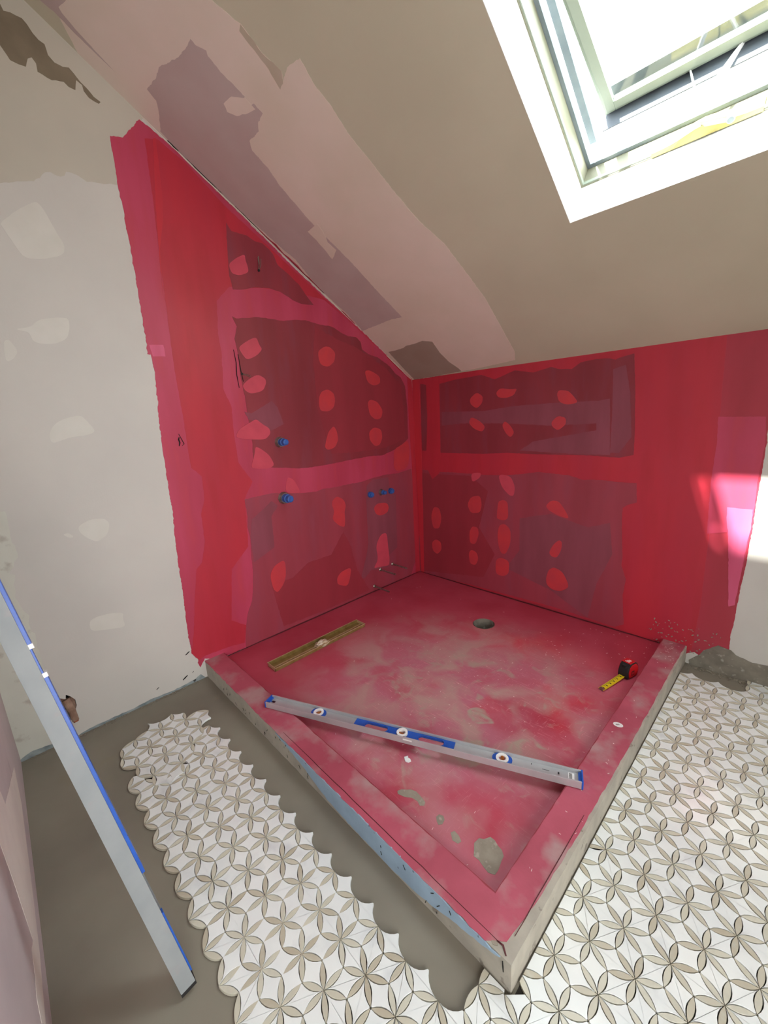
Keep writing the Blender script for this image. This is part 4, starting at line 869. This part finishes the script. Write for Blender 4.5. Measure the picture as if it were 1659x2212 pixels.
# upright case: stands on its base, mouth towards -x, profile in (x,z)
def up(prof, y0, y1, bev, m, name, parent=Tp):
    bm = bmesh.new(); prism(bm, prof, y0, y1)
    if bev: bmesh.ops.bevel(bm, geom=bm.edges[:], offset=bev, segments=3, affect='EDGES', clamp_overlap=True)
    return build(name, bm, m, parent)
case = [(-.036, 0), (.030, 0), (.042, .010), (.046, .028), (.042, .050), (.030, .064), (.010, .071), (-.014, .070), (-.030, .058), (-.039, .034), (-.041, .012)]
up(case, -.022, .022, .004, 'black', 'case')
face = [(-.026, .006), (.024, .005), (.034, .014), (.037, .032), (.033, .050), (.018, .064), (-.008, .066), (-.024, .056), (-.031, .034)]
for s in (-1, 1):
    y0, y1 = sorted((s * .0215, s * .0245)); up(face, y0, y1, .0007, 'tape_red', 'side_plate')
    y0, y1 = sorted((s * .0245, s * .0252)); sp_ = up([(-.014, .016), (.006, .016), (.006, .036), (-.014, .036)], y0, y1, 0, 'black', 'side_label')
    y0, y1 = sorted((s * .0252, s * .0256)); up([(-.010, .020), (-.006, .020), (-.006, .032), (-.010, .032)], y0, y1, 0, 'tape_red', 'digit_mark'); up([(-.003, .020), (.002, .020), (.002, .032), (-.003, .032)], y0, y1, 0, 'tape_red', 'digit_mark')
bm = bmesh.new()
for a, b in (((-.008, .0), (.012, .0)), ((-.004, -.008), (.0, .010)), ((.004, -.01), (.01, .008))):
    pass
box(bm, (-.018, -.019, .0690), (.020, .019, .0722), .001)
build('top_plate', bm, 'tape_red', Tp)
bm = bmesh.new()
for k in range(3): box(bm, (-.011 + k * .008, -.009, .0722), (-.007 + k * .008, .009 - k * .003, .0727))
build('printed_emblem', bm, 'whiteplastic', Tp)
bm = bmesh.new(); box(bm, (-.037, -.008, .052), (-.026, .008, .064), .002); build('lock_button', bm, 'black', Tp)
bm = bmesh.new()
nseg = 10; xs = [-.038 - .152 * k / nseg for k in range(nseg + 1)]
rows = []
for x in xs:
    zz = .009 * max(0, 1 - (-.038 - x) / .13) ** 1.3
    rows.append([bm.verts.new((x, y, .0035 + zz + .0022 * (abs(y) / .0125) ** 2)) for y in (-.0125, -.007, 0, .007, .0125)])
for a, b in zip(rows, rows[1:]):
    for i in range(4): bm.faces.new((a[i], a[i + 1], b[i + 1], b[i]))
ext = bmesh.ops.extrude_face_region(bm, geom=bm.faces[:]); bmesh.ops.translate(bm, vec=(0, 0, -.0006), verts=[e for e in ext['geom'] if isinstance(e, bmesh.types.BMVert)])
bl_ = build('blade', bm, 'tape_yellow', Tp)
bm = bmesh.new()
for k in range(30):
    x = -.182 + k * .0048
    zz = .009 * max(0, 1 - (-.038 - x) / .13) ** 1.3
    ln = .006 if k % 5 else .011
    box(bm, (x, .0115 - ln, .0054 + zz), (x + .0007, .0115, .0062 + zz))
    if k % 5 == 2: box(bm, (x - .0024, -.003, .0042 + zz), (x + .0024, .004, .005 + zz))
build('blade_marks', bm, 'print', bl_, kind='stuff')
bm = bmesh.new(); box(bm, (-.1915, -.009, 0), (-.1895, .009, .0065)); box(bm, (-.1915, -.009, .0055), (-.176, .009, .0072)); build('end_hook', bm, 'steel', Tp)

# ------------------------------------------------------------------ small loose things
bm = bmesh.new()
flat(bm, [(.0165 * math.cos(2 * math.pi * k / 24), .0125 * math.sin(2 * math.pi * k / 24)) for k in range(24)], 0, .0004)
stk = build('oval_sticker', bm, 'whiteplastic'); stk.location = (1.658, -.7745, ZC + .0022); stk.rotation_euler = (0, 0, .25)
tag(stk, 'small white oval sticker with dark print on the right curb', 'sticker')
def text(s, size, loc, rot, m, parent, name='lettering'):
    cu = bpy.data.curves.new(name, 'FONT'); cu.body = s; cu.size = size; cu.extrude = .0001; cu.align_x = 'CENTER'; cu.align_y = 'CENTER'
    tmp = bpy.data.objects.new(name, cu); COL.objects.link(tmp)
    bpy.context.view_layer.update()
    me = bpy.data.meshes.new_from_object(tmp.evaluated_get(bpy.context.evaluated_depsgraph_get()))
    bpy.data.objects.remove(tmp)
    me.materials.clear()
    o = link(name, me, m, parent); o.location = loc; o.rotation_euler = rot
    return o
text('#6', .012, (-.002, 0, .0006), (0, 0, .5), 'print', stk)
bm = bmesh.new()
flat(bm, [(-.014, .004), (-.010, .012), (-.004, .006), (.006, .007), (.014, .002), (.010, -.008), (.0, -.012), (-.008, -.008), (-.017, -.001)], 0, .003, 0)
ch = build('broken_tile_chip', bm, 'marble'); ch.location = (1.170, -1.402, ZP + .001); tag(ch, 'white broken tile chip lying in the pan before the spirit level', 'chip')

# valve stubs
def stub(y, z, r, ln, label, group=None, rosette=True):
    r *= 1.22
    t = thing('capped_pipe_stub', (0.0035, y, z), 0, label, 'pipe', group)
    if rosette:
        bm = bmesh.new(); lathe(bm, [(0, r * 1.45), (.004, r * 1.45), (.012, r * 1.2), (.02, r * 1.2)], (0, 0, 0), (1, 0, 0), 10); build('metal_collar', bm, 'steel', t)
    bm = bmesh.new(); lathe(bm, [(0, r), (ln * .6, r), (ln * .62, r * .8), (ln * .95, r * .78), (ln, r * .5)], (0, 0, 0), (1, 0, 0), 14); build('blue_cap', bm, 'blue_tape', t)
    return t
stub(-1.105, 1.156, .017, .072, 'upper of the two large blue-capped valve stubs on the left wall')
stub(-1.118, .848, .020, .078, 'lower of the two large blue-capped valve stubs on the left wall')
stub(-.474, .757, .0165, .03, 'leftmost of three small blue-capped pipe stubs in a row near the corner', 'small capped pipe stubs in a row', False)
stub(-.371, .756, .013, .05, 'middle of three small blue-capped pipe stubs, with metal collar', 'small capped pipe stubs in a row', True)
stub(-.282, .751, .0165, .03, 'rightmost of three small blue-capped pipe stubs, nearest the corner', 'small capped pipe stubs in a row', False)
def bolt(y, z, ln, label, drop=0.0):
    t = thing('wall_bolt', (0.0035, y, z), 0, label, 'bolt', 'long steel bolts low on the left wall')
    bm = bmesh.new(); tube(bm, (0, 0, 0), (ln, -.001, -drop), .0058, seg=10); build('shank', bm, 'steel', t)
    bm = bmesh.new(); lathe(bm, [(0, .0125), (.004, .0125), (.007, .009)], (0, 0, 0), (1, 0, 0), 8); build('washer', bm, 'steel', t)
bolt(-.299, .212, .145, 'upper right steel bolt low on the wall, nearest the corner')
bolt(-.420, .206, .15, 'middle steel bolt low on the wall left of the corner')
bolt(-.487, .102, .149, 'lowest steel bolt just above the pan')
def wires(y, z, pts, label):
    t = thing('bare_cable_end', (0, y, z), 0, label, 'cable')
    for P in pts:
        bm = bmesh.new()
        for a, b in zip(P, P[1:]): tube(bm, a, b, .0016, seg=6)
        build('wire', bm, 'wire', t)
    bm = bmesh.new(); tube(bm, (-.04, 0, 0), (.008, 0, 0), .006, seg=10); build('cable_sheath', bm, 'black', t)
wires(-1.114, 2.004, [[(0, 0, 0), (.02, -.004, .02), (.022, -.006, .055)], [(0, .003, 0), (.02, .006, .02), (.02, .010, .05)], [(0, 0, 0), (.016, .001, .03), (.016, .001, .062)]], 'cable end with upright bare wires high on the left wall')
wires(-1.272, 1.507, [[(0, 0, 0), (.02, .008, -.002), (.05, .022, -.012)], [(0, 0, 0), (.025, .006, -.008), (.055, .02, -.02)]], 'cable end with short wires in the middle of the left wall')
crack('L', [[-1.617, 1.22], [-1.621, 1.21], [-1.618, 1.195], [-1.623, 1.18]], .006, wall_left)
crack('L', [[-1.617, 1.235], [-1.60, 1.188], [-1.61, 1.18]], .003, wall_left)
for pts in ([[-1.30, 1.62], [-1.295, 1.56], [-1.30, 1.50], [-1.296, 1.44]], [[-1.28, 1.60], [-1.276, 1.52], [-1.27, 1.47]]):
    crack('L', pts, .004, wall_left, h=.0056)
# dents and scuffs low on the white wall
for y, z, s in ((-1.90, .055, .006), (-1.775, .048, .012), (-1.735, .06, .004), (-2.29, .09, .006), (-1.745, .17, .01)):
    crack('L', [[y - s, z - s * .6], [y, z], [y + s, z + s * .6]], s * .5, wall_left, h=.003)
# hairline crack where ceiling meets the left wall
def zline(y): return HK - .635 * y
for (ya, yb), n_, off in (((-1.47, -1.43), 4, -.004), ((-1.40, -1.26), 9, -.002), ((-1.2, -.98), 10, -.002), ((-.92, -.72), 8, -.003), ((-1.575, -1.555), 3, .012)):
    crack('L', [[ya + (yb - ya) * k / n_, zline(ya + (yb - ya) * k / n_) + off + .003 * mn.noise(Vector((k, ya, 0)))] for k in range(n_ + 1)], .005, wall_left, h=.006)
for (ya, yb), n_ in (((-1.56, -.95), 24), ((-.9, -.55), 14), ((-.25, -.02), 8)):
    crack('L', [[ya + (yb - ya) * k / n_, zline(ya + (yb - ya) * k / n_) - .010 + .003 * mn.noise(Vector((k * .7, ya, 3)))] for k in range(n_ + 1)], .006, wall_left, m='pinkplaster', h=.0056, name='plaster_bead')
for (ya, yb), n_, wd in (((-1.1, -.72), 16, .02), ((-.60, -.50), 6, .008)):
    O, e1, e2, nn = FR['C']
    L_ = [[.0005, -(ya + (yb - ya) * k / n_) / CA] for k in range(n_ + 1)]
    R_ = [[.002 + wd * (.5 + .8 * mn.noise(Vector((k * .6, ya, 5)))) * math.sin(math.pi * k / n_) ** .5, -(ya + (yb - ya) * k / n_) / CA] for k in range(n_ + 1)]
    slab('membrane_overrun', 'C', L_ + R_[::-1], .0002, .0036, 'pinkcoat3', ceiling)
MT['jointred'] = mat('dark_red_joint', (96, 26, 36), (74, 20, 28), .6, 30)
MT['greyline'] = mat('grey_joint', (92, 88, 82), None, .9)
crack('L', [[-1.56 + .065 * k, .0655 + .002 * mn.noise(Vector((k * .8, 1, 0)))] for k in range(25)], .008, wall_left, 'jointred', h=.0062, name='pan_joint_shadow')  # dark red strip paints the shadow into the joint of pan and wall
crack('B', [[.004 + .065 * k, .0655 + .002 * mn.noise(Vector((k * .8, 4, 0)))] for k in range(26)], .008, wall_back, 'jointred', h=.0062, name='pan_joint_shadow')
for pts_, wd_ in (([[.75 + .047 * k, -LC + .017 + .002 * mn.noise(Vector((k * .7, 9, 0)))] for k in range(21)], .0022),
                  ([[WC - .02 + .002 * mn.noise(Vector((k * .7, 12, 0))), -1.62 + .05 * k] for k in range(9)], .0022),
                  ([[WC - .045, -LC + .016], [WC - .03, -LC + .018], [WC - .016, -LC + .006]], .004)):
    o = crack('T', pts_, wd_, None, 'jointred', h=.0024, name='coat_crack'); world_child(o, curb)
o = crack('O', [[WC - .018, .088], [WC - .017, .072], [WC - .016, .058]], .003, None, h=.006, name='corner_crack'); world_child(o, curb)
# wall socket hole contents
Sk = thing('wall_box', (-.03, -2.31, .205), 0, 'dark metal box in the broken wall hole behind the leaning level', 'wall box')
bm = bmesh.new()
box(bm, (-.045, -.035, -.045), (-.04, .03, .05)); box(bm, (-.045, -.035, -.045), (.02, .03, -.041)); box(bm, (-.045, .026, -.045), (.01, .03, .05))
build('box_shell', bm, 'print', Sk)
bm = bmesh.new(); box(bm, (-.03, -.028, -.034), (.026, .0, -.030)); build('box_lip', bm, 'steel', Sk)
Wd = thing('pipe_valve', (-.01, -2.222, .13), 0, 'small brown pipe elbow poking out of the broken wall hole', 'pipe')
bm = bmesh.new(); tube(bm, (.0, -.01, .05), (.012, .0, .0), .016, .015, seg=14); tube(bm, (.012, 0, 0), (.03, .004, -.045), .013, .012, seg=14); build('elbow', bm, 'wood', Wd, smooth=False)
bm = bmesh.new(); tube(bm, (.0295, .0038, -.044), (.032, .0045, -.05), .0095, seg=14); build('pipe_mouth', bm, 'copper', Wd)
bm = bmesh.new(); box(bm, (-.03, -.035, .02), (-.004, -.008, .055), .003); box(bm, (-.02, .0, .0), (.0, .018, .05), .003); build('broken_lath', bm, 'wood', Wd)

# paint chips and debris
bm = bmesh.new(); random.seed(11)
for k in range(230):
    if k < 90: x, y, z = random.gauss(1.15, .32), random.gauss(-.85, .33), ZP + .001
    elif k < 150: x, y, z = random.uniform(1.2, 1.62), random.uniform(-.5, -.03), ZP + .001
    elif k < 200: x, y, z = random.uniform(1.635, 1.71), random.uniform(-.25, -.02) if random.random() < .6 else random.uniform(-1.6, -.1), ZC + .0018
    else: x, y, z = random.uniform(.1, 1.6), random.uniform(-1.55, -.1), ZP + .001
    if z < .08 and not (.03 < x < WC - WW - .01 and -LC + WW + .01 < y < -.02): continue
    if math.hypot(x - .834, y + .393) < .08 or (1.42 < x < 1.66 and -.63 < y < -.3) or (.2 < x < .36 and y < -.84): continue
    l, wd, a = random.uniform(.002, .009), random.uniform(.0007, .0018), random.uniform(0, 3.14)
    box(bm, (-l / 2, -wd / 2, 0), (l / 2, wd / 2, .0006), mtx=Matrix.Translation((x, y, z)) @ Matrix.Rotation(a, 4, 'Z'))
tag(build('paint_chips', bm, 'chip', kind='stuff'), 'tiny pale paint chips scattered over the red pan and curb', 'debris')
bm = bmesh.new()
for k in range(260):
    t = random.random(); x = 1.73 + t * .6; y = -.012 - abs(random.gauss(0, .014)); s = random.uniform(.001, .005)
    box(bm, (-s, -s * .6, 0), (s, s * .6, s * .8), mtx=Matrix.Translation((x, y, .0008)) @ Matrix.Rotation(random.uniform(0, 3), 4, 'Z'))
for k in range(200):
    y = -1.72 - random.random() * .66; x = .006 + abs(random.gauss(0, .006)); s = random.uniform(.001, .004)
    box(bm, (-s, -s * .6, 0), (s, s * .6, s * .8), mtx=Matrix.Translation((x, y, .0008)) @ Matrix.Rotation(random.uniform(0, 3), 4, 'Z'))
tag(build('mortar_crumbs', bm, 'cement2', kind='stuff'), 'grey mortar crumbs along the foot of the walls', 'debris')
bm = bmesh.new()
for k in range(70):
    x, z = random.uniform(1.56, 1.86), random.uniform(.06, .2) ** 1.0; s = random.uniform(.0015, .005)
    box(bm, (-s, -.0008, -s * .5), (s, .0002, s * .5), mtx=Matrix.Translation((x, -.0052, z)) @ Matrix.Rotation(random.uniform(0, 3), 4, 'Y'))
build('splatter', bm, 'cement2', wall_back, kind='stuff')

# ------------------------------------------------------------------ skylight (window_1)
u_, v_, n_ = Vector((1, 0, 0)), Vector((0, -CA, SA)), Vector((0, SA, CA))
MS = Matrix(((u_.x, v_.x, n_.x, P0.x), (u_.y, v_.y, n_.y, P0.y), (u_.z, v_.z, n_.z, P0.z), (0, 0, 0, 1)))
win = thing('window_1', (0, 0, 0), kind='structure', mw=MS)
def ring(name, u0, u1, v0, v1, t, h0, h1, m, parent=win, bev=.002, tb=None):
    bm = bmesh.new(); tb = tb or t
    box(bm, (u0, v0, h0), (u0 + t, v1, h1), bev); box(bm, (u1 - t, v0, h0), (u1, v1, h1), bev)
    box(bm, (u0 + t, v0, h0), (u1 - t, v0 + tb, h1), bev); box(bm, (u0 + t, v1 - t, h0), (u1 - t, v1, h1), bev)
    return build(name, bm, m, parent)
# plaster reveal (lining)
ring('reveal_lining', -.002, SW + .002, -.002, SH + .002, .002, -.0005, .155, 'white', bev=0)
fr = ring('window_frame', -.03, SW + .03, -.03, SH + .03, .034, .155, .235, 'frame2')
ring('frame_bead', -.002, SW + .002, -.002, SH + .002, .010, .158, .170, 'frame', fr, .001)
ring('frame_step', -.03, SW + .03, -.03, SH + .03, .040, .240, .285, 'white', fr)
ring('gasket', -.004, SW + .004, -.004, SH + .004, .020, .2352, .2398, 'gasket', fr, 0)
bm = bmesh.new()
box(bm, (.012, .05, .286), (.034, SH - .05, .292)); box(bm, (SW - .034, .05, .286), (SW - .012, SH - .05, .292))
build('side_gasket', bm, 'gasket', win)
# roof outside
# sash hinged at the top, pushed out at the bottom
tl = -math.atan(.2)
MSa = Matrix.Translation((0, .92, .165)) @ Matrix.Rotation(tl, 4, 'X')
sash = thing('sash', (0, 0, 0)); sash.parent = win; sash.matrix_local = MSa
ring('sash_frame', .062, SW - .062, -.845, -.02, .034, 0, .022, 'frame', sash, .003)
ring('sash_bead', .072, SW - .072, -.835, -.03, .027, -.006, .001, 'frame', sash, .0015)
bm = bmesh.new(); box(bm, (.09, -.815, .003), (SW - .09, -.05, .008)); build('pane', bm, 'glass', sash)
bm = bmesh.new(); box(bm, (.062, -.853, -.052), (SW - .062, -.849, .055)); box(bm, (.062, -.849, .05), (SW - .062, -.80, .055)); build('metal_skirt', bm, 'skirt', sash)
# scissor operator arms
for (a, b) in (((.332, .088, .228), (.298, .088, .345)), ((.378, .088, .228), (.428, .088, .345))):
    bm = bmesh.new()
    A0, B0_ = Vector(a), Vector(b); q = (B0_ - A0).to_track_quat('Z', 'Y').to_matrix().to_4x4()
    box(bm, (-.011, -.002, 0), (.011, .002, (B0_ - A0).length), .0008, mtx=Matrix.Translation(A0) @ q)
    build('scissor_arm', bm, 'whiteplastic', win)
# operator cover and crank on the lower frame face
bm = bmesh.new()
pr_ = []
N_ = 14
for k in range(N_ + 1):
    t = k / N_; uu = .22 + .27 * t
    dd = .012 + .020 * math.exp(-((t - .5) / .22) ** 2)
    pr_.append((uu, dd))
rows = []
for uu, dd in pr_:
    rows.append([bm.verts.new(p) for p in ((uu, .004, .150), (uu, dd, .158), (uu, dd * .9, .196), (uu, .004, .204))])
for a, b in zip(rows, rows[1:]):
    for i in range(3): bm.faces.new((a[i], a[i + 1], b[i + 1], b[i]))
bm.faces.new(rows[0]); bm.faces.new(rows[-1][::-1])
build('operator_cover', bm, 'cream', win)
bm = bmesh.new(); lathe(bm, [(0, .012), (.014, .012), (.018, .009)], (.36, .02, .175), (0, .6, -.5), 14); build('crank_hub', bm, 'handlegrey', win)
bm = bmesh.new()
c0, c1 = Vector((.352, .034, .165)), Vector((.425, .040, .128))
q = (c1 - c0).to_track_quat('Z', 'Y').to_matrix().to_4x4()
box(bm, (-.009, -.0045, 0), (.009, .0045, (c1 - c0).length), .002, mtx=Matrix.Translation(c0) @ q)
hd = build('crank_handle', bm, 'handlegrey', win)
bm = bmesh.new(); lathe(bm, [(0, .010), (.020, .0105), (.024, .008)], (.425, .040, .134), (.1, .2, -1), 14); kb = build('crank_knob', bm, 'frame', hd)
bm = bmesh.new(); lathe(bm, [(0, .0075), (.0008, .0075)], (.4275, .0450, .1095), (.1, .2, -1), 14); build('knob_cap', bm, 'gasket', kb)
win['label'] = 'open roof window in the sloping ceiling, sash tilted out, crank handle below'
